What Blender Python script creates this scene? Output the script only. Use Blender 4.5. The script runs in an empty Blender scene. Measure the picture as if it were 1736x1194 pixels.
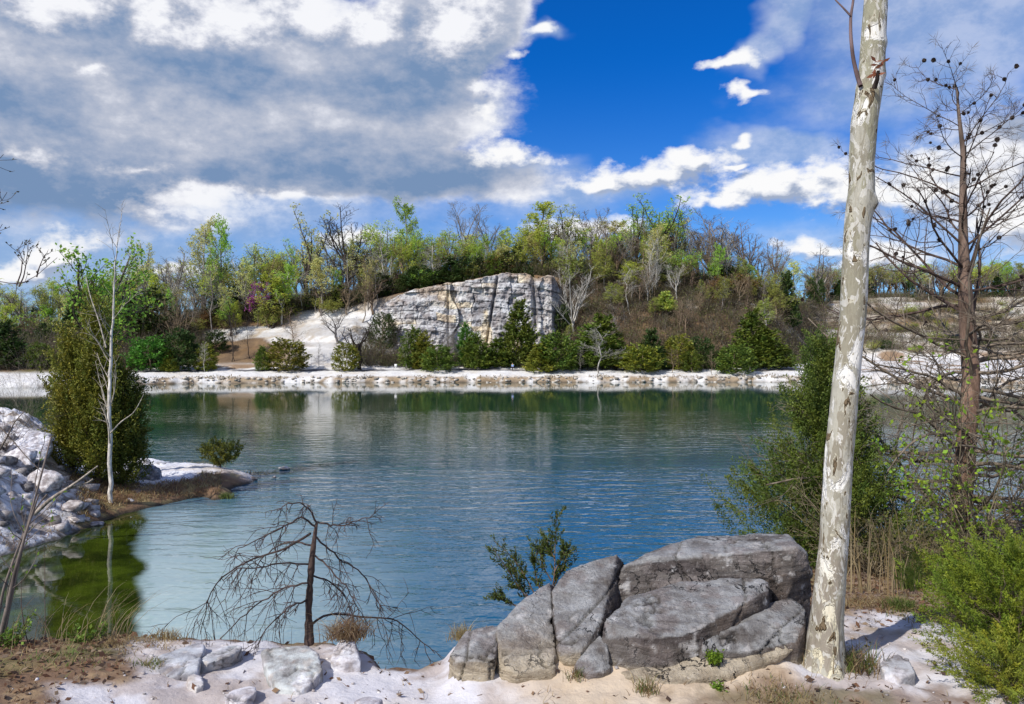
import bpy, bmesh, math, random
import numpy as np
from mathutils import Vector
R = math.radians
C = bpy.context.scene
COL = C.collection

# ------------------------------------------------------------------ camera, sky, sun, exposure
F, CX, CY, EYE = 1340.0, 868.0, 597.0, 6.0
cam_d = bpy.data.cameras.new('camera'); cam = bpy.data.objects.new('camera', cam_d); COL.objects.link(cam)
cam_d.sensor_width = 36.0; cam_d.lens = 36.0 * F / 1736.0
cam_d.clip_start = 0.1; cam_d.clip_end = 9000
cam.location = (0, 0, EYE); cam.rotation_euler = (R(90), 0, 0)
C.camera = cam
C.view_settings.view_transform = 'Standard'; C.view_settings.look = 'None'
C.view_settings.exposure = 0.2; C.view_settings.gamma = 1.0; C.view_settings.use_curve_mapping = False
SUN_EL, SUN_AZ = 43.0, 226.0            # azimuth clockwise from +Y: behind the left shoulder
sd = Vector((math.sin(R(SUN_AZ)) * math.cos(R(SUN_EL)), math.cos(R(SUN_AZ)) * math.cos(R(SUN_EL)), math.sin(R(SUN_EL))))
sun_d = bpy.data.lights.new('sun', 'SUN'); sun_d.energy = 4.0; sun_d.angle = R(0.5); sun_d.color = (1.0, 0.955, 0.89)
sun = bpy.data.objects.new('sun', sun_d); COL.objects.link(sun)
sun.rotation_euler = (-sd).to_track_quat('-Z', 'Y').to_euler()
C.cycles.max_bounces = 6; C.cycles.transparent_max_bounces = 6
C.cycles.caustics_reflective = False; C.cycles.caustics_refractive = False
C.cycles.sample_clamp_indirect = 4.0

class NT:
    """small helper that adds nodes to a tree and links sockets"""
    def __init__(s, tree): s.t = tree; s.t.nodes.clear()
    def add(s, typ, ins=None, **props):
        n = s.t.nodes.new('ShaderNode' + typ)
        for k, v in props.items(): setattr(n, k, v)
        for k, v in (ins or {}).items():
            if isinstance(v, bpy.types.NodeSocket): s.t.links.new(v, n.inputs[k])
            else: n.inputs[k].default_value = v
        return n
    def mix(s, f, a, b, blend='MIX'):
        n = s.t.nodes.new('ShaderNodeMix'); n.data_type = 'RGBA'; n.blend_type = blend; n.clamp_factor = True
        for i, v in ((0, f), (6, a), (7, b)):
            if isinstance(v, bpy.types.NodeSocket): s.t.links.new(v, n.inputs[i])
            else: n.inputs[i].default_value = v if i == 0 else (tuple(v) + (1,))[:4]
        return n.outputs[2]
    def math(s, op, a, b=0.0, c=0.0, clamp=False):
        n = s.t.nodes.new('ShaderNodeMath'); n.operation = op; n.use_clamp = clamp
        for i, v in enumerate((a, b, c)):
            if isinstance(v, bpy.types.NodeSocket): s.t.links.new(v, n.inputs[i])
            else: n.inputs[i].default_value = v
        return n.outputs[0]
    def vmath(s, op, a, b=(0, 0, 0)):
        n = s.t.nodes.new('ShaderNodeVectorMath'); n.operation = op
        for i, v in enumerate((a, b)):
            if isinstance(v, bpy.types.NodeSocket): s.t.links.new(v, n.inputs[i])
            else: n.inputs[i].default_value = v
        return n
    def sstep(s, v, lo, hi, a=0.0, b=1.0):
        n = s.add('MapRange', {'Value': v, 'From Min': lo, 'From Max': hi, 'To Min': a, 'To Max': b}, interpolation_type='SMOOTHSTEP')
        return n.outputs[0]
    def noise(s, vec, scale, detail=4, rough=0.55, dist=0.0, out='Fac'):
        ins = {'Scale': scale, 'Detail': detail, 'Roughness': rough, 'Distortion': dist}
        if vec is not None: ins['Vector'] = vec
        return s.add('TexNoise', ins).outputs[out]
    def scaled(s, vec, sc): return s.vmath('MULTIPLY', vec, sc).outputs[0]

def U(px): return (px - CX) / F
def V(py): return (CY - py) / F

# ---- world: Nishita sky with clouds laid out by direction
world = bpy.data.worlds.new('World'); C.world = world; world.use_nodes = True
def cover_group(name, blobs):
    g = bpy.data.node_groups.new(name, 'ShaderNodeTree')
    g.interface.new_socket('P', in_out='INPUT', socket_type='NodeSocketVector')
    g.interface.new_socket('E', in_out='OUTPUT', socket_type='NodeSocketFloat')
    n = NT(g); gi = g.nodes.new('NodeGroupInput'); go = g.nodes.new('NodeGroupOutput')
    acc = None
    for (px, py, rx, ry, rot, w) in blobs:
        m = n.add('Mapping', {'Vector': gi.outputs[0], 'Location': (U(px), V(py), 0), 'Rotation': (0, 0, R(rot)), 'Scale': (rx / F, ry / F, 1)}, vector_type='TEXTURE')
        d = n.math('SUBTRACT', 1.0, n.vmath('LENGTH', m.outputs[0]).outputs['Value'])
        if w != 1.0: d = n.math('SUBTRACT', d, 1.0 - w)
        acc = d if acc is None else n.math('MAXIMUM', acc, d)
    acc = n.math('MAXIMUM', acc, -1.0)
    g.links.new(acc, go.inputs[0])
    return g
# px, py, rx, ry, rotation, weight - read as directions from the shore
DECK = [(120, 170, 520, 260, 0, 1), (480, 160, 420, 190, 0, 1), (690, 110, 220, 120, 25, 1), (800, 40, 130, 110, 30, 1), (250, 40, 420, 110, 0, 1), (560, 285, 380, 70, -4, 1),
        (-600, 120, 520, 300, 0, 1), (1790, 300, 260, 200, 0, 0.8), (2300, 200, 500, 300, 0, 1), (300, 275, 360, 70, 0, 0.9)]
VEIL = [(400, 360, 560, 95, 0, 1), (1000, 330, 260, 50, 5, .55), (1520, 120, 280, 170, 20, .85), (1650, 330, 260, 200, 0, 1), (60, 420, 380, 110, 0, 1.25), (880, 300, 130, 60, 0, .7), (1290, 85, 70, 36, 35, .95), (1325, 245, 110, 36, -6, 1.25), (1340, 35, 90, 60, 50, .85), (1640, 60, 240, 120, 0, 1.3), (940, 62, 40, 20, 0, 1.0), (815, 195, 50, 26, 0, 1.1), (1480, 400, 300, 60, 0, .8)]
CUM = [(1110, 294, 140, 36, 12, 1.05), (1010, 318, 60, 17, 8, .95), (1190, 272, 40, 18, 10, .9), (1250, 280, 34, 10, 8, .8),
       (1330, 320, 160, 42, 4, 1.05), (1235, 342, 70, 16, 4, .95), (1400, 300, 60, 22, 0, .9), (1470, 330, 90, 45, 0, .9), (1600, 320, 110, 75, 0, .85),
       (1235, 106, 55, 17, 12, .85), (1258, 150, 45, 13, 10, .8), (1247, 226, 24, 12, 20, .72),
       (868, 262, 70, 34, 0, .85), (822, 192, 36, 16, 0, .7), (938, 60, 30, 14, 10, .7), (893, 100, 22, 16, 0, .65),
       (95, 430, 85, 34, 14, .98), (40, 460, 90, 25, 0, .9), (1385, 418, 70, 18, 0, .9), (1500, 440, 120, 40, 0, .8), (1720, 390, 90, 50, 0, .85),
       (280, 450, 70, 18, 0, .7), (1000, 400, 130, 30, 0, .8), (600, 400, 120, 25, 0, .6)]
GLOW = [(405, 28, 130, 70, 0, 1), (540, 22, 110, 60, 0, .95), (260, 22, 80, 75, 30, .8), (90, 5, 170, 50, 0, .9), (655, 48, 110, 55, 10, .75), (780, 50, 130, 90, 20, .8), (330, 340, 150, 42, -3, 1), (490, 345, 110, 36, -3, .7), (1500, 210, 260, 110, 25, .5), (1640, 330, 160, 110, 10, .95), (60, 270, 170, 34, 0, .5), (240, 280, 130, 26, 0, .55), (150, 120, 160, 30, -5, .35), (830, 150, 60, 90, 20, .5)]
n = NT(world.node_tree)
dirv = n.add('TexCoord').outputs['Generated']
sep = n.add('SeparateXYZ', {'Vector': dirv})
dy = n.math('MAXIMUM', sep.outputs[1], 0.06)
Pv = n.add('CombineXYZ', {'X': n.math('DIVIDE', sep.outputs[0], dy), 'Y': n.math('DIVIDE', sep.outputs[2], dy), 'Z': 0.0}).outputs[0]
front = n.sstep(sep.outputs[1], 0.06, 0.25)
w1 = n.noise(n.scaled(dirv, (1, 1, 1.5)), 7.0, 3, 0.55, out='Color')
w2 = n.noise(n.scaled(dirv, (1, 1, 1.4)), 26.0, 2, 0.6, out='Color')
warp = n.vmath('ADD', n.scaled(n.vmath('SUBTRACT', w1, (.5, .5, .5)).outputs[0], (.09, .05, 0)), n.scaled(n.vmath('SUBTRACT', w2, (.5, .5, .5)).outputs[0], (.034, .028, 0))).outputs[0]
Pw = n.vmath('ADD', Pv, warp).outputs[0]
def cover(grp, vec):
    g = n.t.nodes.new('ShaderNodeGroup'); g.node_tree = grp; n.t.links.new(vec, g.inputs[0]); return g.outputs[0]
def fbm_at(off, sc, z, det=9, ro=.56):
    return n.noise(n.scaled(n.vmath('ADD', dirv, off).outputs[0], (1, 1, z)), sc, det, ro)
LIT = (-0.014, 0, 0.026)                # a small step towards the light, in sky direction space
fb = fbm_at((0, 0, 0), 4.5, 2.4, 6); fb_l = fbm_at((-0.02, 0, 0.04), 4.5, 2.4, 4)
fs = fbm_at((0, 0, 0), 20.0, 1.6, 5, .64); fs_l = fbm_at(LIT, 20.0, 1.6, 4, .64)
gG = cover_group('cloud_glow', GLOW); gD, gV, gC = cover_group('cloud_deck', DECK), cover_group('cloud_veil', VEIL), cover_group('cloud_cumulus', CUM)
sky = n.add('TexSky', {}, sky_type='NISHITA', sun_disc=False, sun_elevation=R(SUN_EL), sun_rotation=R(SUN_AZ), air_density=1.0, dust_density=0.4, ozone_density=3.0, altitude=200)
elev = n.sstep(sep.outputs[2], 0.02, 0.36)
tint = n.mix(elev, (0.44, 0.70, 1.05), (0.02, 0.43, 1.06))
skyc = n.mix(1.0, sky.outputs[0], tint, 'MULTIPLY')
skyc = n.mix(1.0, skyc, (1.1, 1.1, 1.1), 'MULTIPLY')
def back(E, c):   # outside the forward half the same kind of sky goes on, from noise alone
    return n.math('ADD', n.math('MULTIPLY', E, front), n.math('MULTIPLY', n.math('SUBTRACT', 1.0, front), c))
# thin veil
eV = back(cover(gV, Pw), 0.2)
dV = n.math('MULTIPLY', n.sstep(n.math('ADD', eV, n.math('MULTIPLY', n.math('SUBTRACT', fb, .5), 1.6)), -0.15, 0.75), 0.72)
K = 8.7
def c10(r, g, b): return (r * K, g * K, b * K)
col = n.mix(dV, skyc, n.mix(n.sstep(fs, .35, .68), c10(.33, .46, .70), c10(.60, .68, .84)))
# grey deck
eD = back(cover(gD, Pw), 0.1)
dD = n.sstep(n.math('ADD', eD, n.math('ADD', n.math('MULTIPLY', n.math('SUBTRACT', fb, .5), 0.7), n.math('MULTIPLY', n.math('SUBTRACT', fs, .5), 0.35))), -0.02, 0.26)
tD = n.math('ADD', n.math('MULTIPLY', n.math('SUBTRACT', fb, fb_l), 1.7), n.math('MULTIPLY', n.math('SUBTRACT', fs, .5), 1.15))
bl = n.math('MULTIPLY', n.sstep(sep.outputs[2], 0.20, 0.46), 0.42)
edge = n.math('MULTIPLY', n.sstep(eD, 0.34, 0.0), 0.42)
glow = n.math('MULTIPLY', n.sstep(n.math('ADD', cover(gG, Pw), n.math('MULTIPLY', n.math('SUBTRACT', fs, .5), 1.3)), -0.05, 0.78), .85)
bl = n.math('MULTIPLY', bl, .45)
tD = n.math('ADD', n.math('ADD', n.math('ADD', tD, bl), glow), n.math('ADD', edge, 0.25), clamp=True)
deckc = n.add('ValToRGB', {'Fac': tD}); cr = deckc.color_ramp
cr.elements[0].position = 0.0; cr.elements[0].color = c10(.185, .29, .48) + (1,)
cr.elements[1].position = 1.0; cr.elements[1].color = c10(.92, .93, .97) + (1,)
for p, c in ((.28, (.34, .41, .56)), (.52, (.50, .54, .65)), (.76, (.74, .76, .84))):
    e = cr.elements.new(p); e.color = c10(*c) + (1,)
col = n.mix(dD, col, deckc.outputs[0])
# bright cumulus
def cum(vec, f): return n.math('ADD', n.math('ADD', back(cover(gC, vec), -0.4), 0.10), n.math('MULTIPLY', n.math('SUBTRACT', f, .5), 2.1))
eC = cum(Pw, fs); eCl = cum(n.vmath('ADD', Pw, (-0.008, 0.015, 0)).outputs[0], fs_l)
dC = n.math('POWER', n.sstep(eC, -0.06, 0.62), 0.8)
tC = n.math('ADD', n.math('MULTIPLY', n.math('SUBTRACT', eC, eCl), 1.15), 0.42, clamp=True)
cumc = n.add('ValToRGB', {'Fac': tC}); cr = cumc.color_ramp
cr.elements[0].position = 0.0; cr.elements[0].color = c10(.36, .43, .58) + (1,)
cr.elements[1].position = 0.62; cr.elements[1].color = c10(.97, .97, .98) + (1,)
e = cr.elements.new(.34); e.color = c10(.74, .77, .85) + (1,)
col = n.mix(dC, col, cumc.outputs[0])
bg = n.add('Background', {'Color': col, 'Strength': 0.1})
n.t.links.new(bg.outputs[0], n.add('OutputWorld').inputs[0])

# ------------------------------------------------------------------ numpy noise, mesh builder, tags
def _h(i, j, k, seed):
    x = (i.astype(np.int64) * 374761393 + j.astype(np.int64) * 668265263 + k.astype(np.int64) * 2147483647 + seed * 974634777) & 0xffffffff
    x = ((x ^ (x >> 13)) * 1274126177) & 0xffffffff
    x = ((x ^ (x >> 16)) * 2246822519) & 0xffffffff
    return ((x ^ (x >> 15)) & 0xffffff) / float(0xffffff)
def vnoise(p, seed=0):
    p = np.asarray(p, float); i = np.floor(p).astype(np.int64); f = p - i; f = f * f * (3 - 2 * f)
    r = 0
    for a in (0, 1):
        for b in (0, 1):
            for c in (0, 1):
                w = (f[..., 0] if a else 1 - f[..., 0]) * (f[..., 1] if b else 1 - f[..., 1]) * (f[..., 2] if c else 1 - f[..., 2])
                r = r + w * _h(i[..., 0] + a, i[..., 1] + b, i[..., 2] + c, seed)
    return r
def fbm(p, o=4, seed=0, g=0.5):
    p = np.asarray(p, float); a, s, t = 1.0, 0, 0
    for k in range(o):
        s = s + a * vnoise(p * (2.03 ** k), seed + 17 * k); t += a; a *= g
    return s / t - 0.5
def P3(x, y, z): return np.stack(np.broadcast_arrays(x, y, z), -1).astype(float)
def sstep(x, a, b):
    t = np.clip((np.asarray(x, float) - a) / (b - a), 0, 1); return t * t * (3 - 2 * t)
def at(px, py, Y): return np.array([(px - CX) / F * Y, Y, EYE - (py - CY) / F * Y])

class MB:
    def __init__(s): s.v = []; s.c = []; s.q = []; s.t = []; s.n = 0
    def put(s, v, quads=None, tris=None, col=None):
        v = np.asarray(v, float).reshape(-1, 3)
        if quads is not None and len(quads): s.q.append(np.asarray(quads, np.int64).reshape(-1, 4) + s.n)
        if tris is not None and len(tris): s.t.append(np.asarray(tris, np.int64).reshape(-1, 3) + s.n)
        c = np.ones((len(v), 3)) if col is None else np.broadcast_to(np.asarray(col, float).reshape(-1, 3), (len(v), 3))
        s.v.append(v); s.c.append(c); s.n += len(v)
    def mesh(s, name, mat=None, smooth=False, origin=None):
        v = np.concatenate(s.v) if s.v else np.zeros((0, 3)); c = np.concatenate(s.c) if s.c else np.zeros((0, 3))
        if origin is not None: v = v - np.asarray(origin, float)
        q = np.concatenate(s.q) if s.q else np.zeros((0, 4), np.int64); t = np.concatenate(s.t) if s.t else np.zeros((0, 3), np.int64)
        m = bpy.data.meshes.new(name)
        m.vertices.add(len(v)); m.vertices.foreach_set('co', v.astype(np.float32).ravel())
        loops = np.concatenate([q.ravel(), t.ravel()]).astype(np.int32)
        m.loops.add(len(loops)); m.loops.foreach_set('vertex_index', loops)
        st = np.concatenate([np.arange(len(q)) * 4, len(q) * 4 + np.arange(len(t)) * 3]).astype(np.int32)
        m.polygons.add(len(st)); m.polygons.foreach_set('loop_start', st)
        a = m.attributes.new('Col', 'FLOAT_COLOR', 'POINT')
        a.data.foreach_set('color', np.concatenate([c, np.ones((len(c), 1))], 1).astype(np.float32).ravel())
        m.update(calc_edges=True)
        if smooth: m.polygons.foreach_set('use_smooth', np.ones(len(st), bool))
        if mat: m.materials.append(mat)
        return m
def link(name, mesh, parent=None, loc=None):
    o = bpy.data.objects.new(name, mesh); COL.objects.link(o)
    if parent: o.parent = parent
    if loc is not None: o.location = loc
    return o
def tag(o, label=None, cat=None, group=None, kind=None):
    if label: o['label'] = label
    if cat: o['category'] = cat
    if group: o['group'] = group
    if kind: o['kind'] = kind
    return o
def thing(name, label, cat, loc=(0, 0, 0), group=None):
    o = bpy.data.objects.new(name, None); COL.objects.link(o); o.location = loc; o.empty_display_size = .1
    return tag(o, label, cat, group)
def copy_tree(o, parent=None):
    c = o.copy(); COL.objects.link(c)
    if parent: c.parent = parent
    for ch in o.children: copy_tree(ch, c)
    return c
def grid_quads(nr, nc):
    a = (np.arange(nr - 1)[:, None] * nc + np.arange(nc - 1)[None]).ravel()
    return np.stack([a, a + 1, a + nc + 1, a + nc], 1)

def tubes(mb, polys, sides=4, col=None):
    """polys: list of (pts Nx3, radii N); all with the same N are built together"""
    by = {}
    for p, r in polys: by.setdefault(len(p), []).append((p, r))
    for N, L in by.items():
        Pp = np.array([a for a, _ in L], float); Rr = np.array([b for _, b in L], float); B = len(L)
        T = np.gradient(Pp, axis=1); T /= np.linalg.norm(T, axis=2, keepdims=True) + 1e-9
        mt = np.abs(T.mean(1)); ref = np.zeros((B, 3)); ref[np.arange(B), mt.argmin(1)] = 1
        n1 = np.cross(T, ref[:, None]); n1 /= np.linalg.norm(n1, axis=2, keepdims=True) + 1e-9
        n2 = np.cross(T, n1)
        th = np.arange(sides) * 2 * math.pi / sides
        V_ = Pp[:, :, None] + Rr[:, :, None, None] * (np.cos(th)[None, None, :, None] * n1[:, :, None] + np.sin(th)[None, None, :, None] * n2[:, :, None])
        base = (np.arange(B) * N * sides)[:, None, None] + (np.arange(N - 1) * sides)[None, :, None]
        k = np.arange(sides)[None, None]; k2 = (np.arange(sides) + 1) % sides; k2 = k2[None, None]
        q = np.stack([base + k, base + k2, base + sides + k2, base + sides + k], -1).reshape(-1, 4)
        mb.put(V_.reshape(-1, 3), quads=q, col=col)
def nrm(v): v = np.asarray(v, float); return v / (np.linalg.norm(v, axis=-1, keepdims=True) + 1e-9)
def leaves(mb, c, d, size, aspect=.5, rng=None, col=None):
    """diamond leaves at c (Mx3), long axis d (Mx3), size (M)"""
    c = np.asarray(c, float); M = len(c); d = nrm(d); s = np.broadcast_to(np.asarray(size, float), (M,))[:, None]
    b = nrm(np.cross(d, rng.normal(size=(M, 3))))
    v = np.stack([c, c + d * s * .5 + b * s * aspect * .5, c + d * s, c + d * s * .5 - b * s * aspect * .5], 1)
    cc = None if col is None else np.repeat(np.broadcast_to(np.asarray(col, float), (M, 3)), 4, 0)
    mb.put(v.reshape(-1, 3), quads=np.arange(M * 4).reshape(-1, 4), col=cc)

# ------------------------------------------------------------------ materials
def new_mat(name):
    m = bpy.data.materials.new(name); m.use_nodes = True; return m, NT(m.node_tree)
def finish(n, sh, disp=None):
    o = n.add('OutputMaterial'); n.t.links.new(sh, o.inputs[0])
def leaf_mat(name, trans=.45, rough=.6):
    """leaf colour = per-vertex colour * object colour, with a little variation from plant to plant"""
    m, n = new_mat(name)
    a = n.add('Attribute', {}, attribute_name='Col'); oi = n.add('ObjectInfo')
    c = n.mix(1.0, a.outputs['Color'], oi.outputs['Color'], 'MULTIPLY')
    hs = n.add('HueSaturation', {'Hue': n.math('ADD', .485, n.math('MULTIPLY', oi.outputs['Random'], .03)), 'Saturation': 1.0, 'Value': n.math('ADD', .85, n.math('MULTIPLY', oi.outputs['Random'], .3)), 'Color': c})
    d = n.add('BsdfPrincipled', {'Base Color': hs.outputs[0], 'Roughness': rough, 'Specular IOR Level': .25})
    t = n.add('BsdfTranslucent', {'Color': hs.outputs[0]})
    s = n.add('MixShader', {0: trans, 1: d.outputs[0], 2: t.outputs[0]})
    finish(n, s.outputs[0]); return m
def bark_mat(name, scale=14.0, bump=.5, stretch=(1, 1, .25)):
    m, n = new_mat(name)
    a = n.add('Attribute', {}, attribute_name='Col'); oi = n.add('ObjectInfo'); tc = n.add('TexCoord').outputs['Object']
    c = n.mix(1.0, a.outputs['Color'], oi.outputs['Color'], 'MULTIPLY')
    f = n.noise(n.scaled(tc, stretch), scale, 5, .6)
    c = n.mix(n.sstep(f, .35, .65), n.mix(1.0, c, (.5, .48, .46), 'MULTIPLY'), n.mix(1.0, c, (1.25, 1.22, 1.2), 'MULTIPLY'))
    b = n.add('Bump', {'Strength': bump, 'Distance': .02, 'Height': f})
    d = n.add('BsdfPrincipled', {'Base Color': c, 'Roughness': .9, 'Normal': b.outputs[0], 'Specular IOR Level': .2})
    finish(n, d.outputs[0]); return m
def ground_mat(name, fine=6.0, bump=.4, dist=.06, warm=(.78, .68, .55), spot=.5):
    m, n = new_mat(name)
    a = n.add('Attribute', {}, attribute_name='Col'); tc = n.add('TexCoord').outputs['Object']
    f1 = n.noise(tc, fine, 8, .65); f2 = n.noise(tc, fine * .22, 6, .6); f3 = n.noise(tc, fine * 4.5, 3, .6)
    c = n.mix(n.math('MULTIPLY', n.sstep(f2, .45, .7), .55), a.outputs['Color'], n.mix(1.0, a.outputs['Color'], warm, 'MULTIPLY'))
    c = n.mix(n.math('MULTIPLY', n.sstep(f1, .52, .72), spot), c, n.mix(1.0, c, (.62, .56, .52), 'MULTIPLY'))
    c = n.mix(n.sstep(f3, .62, .75, 0, spot), c, n.mix(1.0, c, (.5, .42, .36), 'MULTIPLY'))
    b = n.add('Bump', {'Strength': bump, 'Distance': dist, 'Height': n.math('ADD', f1, n.math('MULTIPLY', f3, .4))})
    d = n.add('BsdfPrincipled', {'Base Color': c, 'Roughness': .95, 'Normal': b.outputs[0], 'Specular IOR Level': .15})
    finish(n, d.outputs[0]); return m
def rock_mat(name, sc=3.0, bump=.6, dist=.03):
    m, n = new_mat(name)
    a = n.add('Attribute', {}, attribute_name='Col'); tc = n.add('TexCoord').outputs['Object']
    f1 = n.noise(tc, sc, 10, .68); f2 = n.noise(n.scaled(tc, (1, 1, 1.6)), sc * 2.6, 8, .65, .4); f3 = n.noise(tc, sc * 14, 4, .6)
    c = n.mix(n.sstep(f1, .38, .62), n.mix(1.0, a.outputs['Color'], (.55, .5, .5), 'MULTIPLY'), n.mix(1.0, a.outputs['Color'], (1.22, 1.22, 1.24), 'MULTIPLY'))
    c = n.mix(n.sstep(f2, .56, .7, 0, .55), c, n.mix(1.0, c, (.42, .38, .36), 'MULTIPLY'))
    c = n.mix(n.sstep(f3, .6, .72, 0, .45), c, n.mix(.5, c, (.72, .71, .68)))
    b = n.add('Bump', {'Strength': bump, 'Distance': dist, 'Height': n.math('ADD', n.math('ADD', f1, f2), n.math('MULTIPLY', f3, .35))})
    d = n.add('BsdfPrincipled', {'Base Color': c, 'Roughness': .85, 'Normal': b.outputs[0], 'Specular IOR Level': .3})
    finish(n, d.outputs[0]); return m
def boulder_mat():
    m, n = new_mat('boulder_rock'); a = n.add('Attribute', {}, attribute_name='Col'); tc = n.add('TexCoord').outputs['Object']
    f1 = n.noise(tc, 5.0, 10, .72); lay_ = n.noise(n.vmath('ADD', n.scaled(tc, (1.2, 1.2, 13)), n.scaled(n.noise(tc, 3, 3, .5, out='Color'), (.5, .5, 1.6))).outputs[0], 2.2, 6, .65); f3 = n.noise(tc, 55, 5, .7)
    vn = n.math('ABSOLUTE', n.math('SUBTRACT', n.noise(tc, 4.2, 5, .6, .5), .5)); vein = n.math('MULTIPLY', n.sstep(vn, .012, .002), n.sstep(n.noise(tc, 2.5, 2), .5, .62))
    c = n.mix(n.sstep(f1, .40, .60), n.mix(1.0, a.outputs['Color'], (.74, .71, .69), 'MULTIPLY'), n.mix(1.0, a.outputs['Color'], (1.2, 1.2, 1.2), 'MULTIPLY'))
    c = n.mix(n.sstep(lay_, .52, .60, 0, .5), c, n.mix(1.0, c, (.5, .46, .43), 'MULTIPLY'))
    c = n.mix(n.sstep(f3, .56, .70, 0, .55), c, n.mix(1.0, c, (.45, .42, .40), 'MULTIPLY')); c = n.mix(n.sstep(f3, .42, .34, 0, .5), c, n.mix(.5, c, (.66, .65, .62)))
    c = n.mix(vein, c, (.03, .027, .025))
    h = n.math('ADD', n.math('ADD', f1, n.math('MULTIPLY', lay_, .8)), n.math('SUBTRACT', n.math('MULTIPLY', f3, .45), n.math('MULTIPLY', vein, .8)))
    b = n.add('Bump', {'Strength': 1.0, 'Distance': .045, 'Height': h})
    finish(n, n.add('BsdfPrincipled', {'Base Color': c, 'Roughness': .85, 'Normal': b.outputs[0], 'Specular IOR Level': .25}).outputs[0]); return m
def plain_mat(name, col, rough=.8):
    m, n = new_mat(name); tc = n.add('TexCoord').outputs['Object']
    f = n.noise(tc, 12, 4); c = n.mix(f, [x * .8 for x in col], [min(1, x * 1.15) for x in col])
    finish(n, n.add('BsdfPrincipled', {'Base Color': c, 'Roughness': rough}).outputs[0]); return m
M_LEAF = leaf_mat('leaf'); M_NEEDLE = leaf_mat('needle', .2, .55); M_BARK = bark_mat('bark'); M_FARBARK = bark_mat('far_bark', 1.5, .3)
M_SAND = ground_mat('white_sand', 7.0, .5, .03, spot=.3); M_FAR = ground_mat('far_soil', 1.1, .6, .5, spot=.45); M_SPIT = ground_mat('spit_soil', 2.6, .7, .15, spot=.6)
M_CLIFF = rock_mat('cliff_rock', .45, .8, .5); M_ROCK = boulder_mat(); M_STONE = rock_mat('pale_stone', 6.0, .5, .02)
# ------------------------------------------------------------------ water
def water_material():
    m, n = new_mat('lake_water')
    geo = n.add('NewGeometry').outputs['Position']
    s = n.add('SeparateXYZ', {'Vector': geo})
    wob = n.math('MULTIPLY', n.math('SUBTRACT', n.noise(geo, .35, 4), .5), 9.0)
    y = n.math('ADD', s.outputs[1], wob)
    shallow_sky = n.sstep(y, 38.0, 15.0)                                   # white bottom near the camera's shore, plus pale sky reflection put into the colour
    left = n.sstep(n.math('ADD', s.outputs[0], n.math('MULTIPLY', y, .18)), 3.0, -5.0)
    deep = n.mix(n.sstep(s.outputs[0], -30, 50), (.012, .050, .024), (.012, .062, .048))
    c = n.mix(n.sstep(y, 70, 25), deep, (.016, .095, .170))  # nearer water bluer: blue sky reflection put into its colour
    c = n.mix(n.math('MULTIPLY', shallow_sky, left), c, (.36, .47, .45))
    cove = n.sstep(n.math('ADD', n.math('ADD', s.outputs[0], n.math('MULTIPLY', s.outputs[1], .468)), n.math('MULTIPLY', wob, .16)), .16, -.22)  # green bottom, its sharp side painted along the edge of the cedar's reflection
    alg = n.noise(geo, .8, 6, .6)
    c = n.mix(n.math('MULTIPLY', cove, n.sstep(s.outputs[1], 45, 36)), c, n.mix(n.sstep(alg, .35, .7), (.012, .020, .003), (.050, .075, .006)))
    # ripples: wind waves running across the view, calm in the cove and along the far shore
    wv = n.scaled(geo, (.42, 1.0, 1.0))
    big = n.noise(wv, 1.25, 3, .55, .35); small = n.noise(n.scaled(geo, (.7, 1, 1)), 4.2, 2, .5, .2)
    swell = n.noise(n.scaled(geo, (.5, 1, 1)), .16, 2, .5)
    h = n.math('ADD', n.math('ADD', n.math('MULTIPLY', big, 1.0), n.math('MULTIPLY', small, .16)), n.math('MULTIPLY', swell, .5))
    calm = n.math('SUBTRACT', 1.0, n.math('MULTIPLY', cove, .93))
    gust = n.sstep(n.noise(n.scaled(geo, (.25, 1, 1)), .05, 3, .5), .36, .64, .3, 1.3)
    far = n.sstep(s.outputs[1], 100, 18, .06, 1.45)
    b = n.add('Bump', {'Strength': n.math('MULTIPLY', n.math('MULTIPLY', calm, gust), far), 'Distance': .07, 'Height': h})
    d = n.add('BsdfPrincipled', {'Base Color': c, 'Roughness': .04, 'IOR': 1.42, 'Normal': b.outputs[0]})
    finish(n, d.outputs[0]); return m
mb = MB(); mb.put([(-700, -30, 0), (700, -30, 0), (700, 300, 0), (-700, 300, 0)], quads=[(0, 1, 2, 3)])
tag(link('water', mb.mesh('water', water_material())), 'ripply green and blue quarry lake between the two shores', kind='structure')

# ------------------------------------------------------------------ far shore: bank, slope, ridge, quarry wall
TPX = np.array([-900, 0, 120, 230, 330, 430, 520, 600, 660, 740, 820, 900, 945, 1000, 1100, 1200, 1260, 1320, 1380, 1440, 1500, 1740, 2700.])
def tab(*v): v = np.array(v, float); assert len(v) == len(TPX), len(v); return v
Y_0 = tab(130, 134, 138, 146, 151, 153, 154, 155, 155, 155, 155, 156, 156, 156, 157, 157, 157, 157, 155, 150, 146, 142, 140)
Y_F = tab(150, 150, 152, 160, 169, 171, 172, 172, 172, 172, 172, 172, 172, 171, 171, 172, 175, 182, 205, 225, 228, 226, 226)
Z_F = tab(3.2, 3.2, 3.2, 3.2, 3.4, 3.6, 3.8, 3.6, 3.4, 3.4, 3.4, 3.4, 3.4, 3.4, 3.4, 3.2, 3.0, 3.0, 3.2, 3.4, 3.6, 3.6, 4)
Y_M = tab(158, 158, 160, 172, 180, 183, 182, 182, 186, 185, 184, 184, 184, 184, 184, 186, 187, 190, 236, 252, 256, 256, 256)
Z_M = tab(5.5, 5.5, 5.5, 7, 8.0, 9.0, 10.5, 11.0, 7, 7, 8, 8, 8, 14.5, 15, 14, 13, 9.5, 9, 12, 13, 13, 14)
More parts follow.
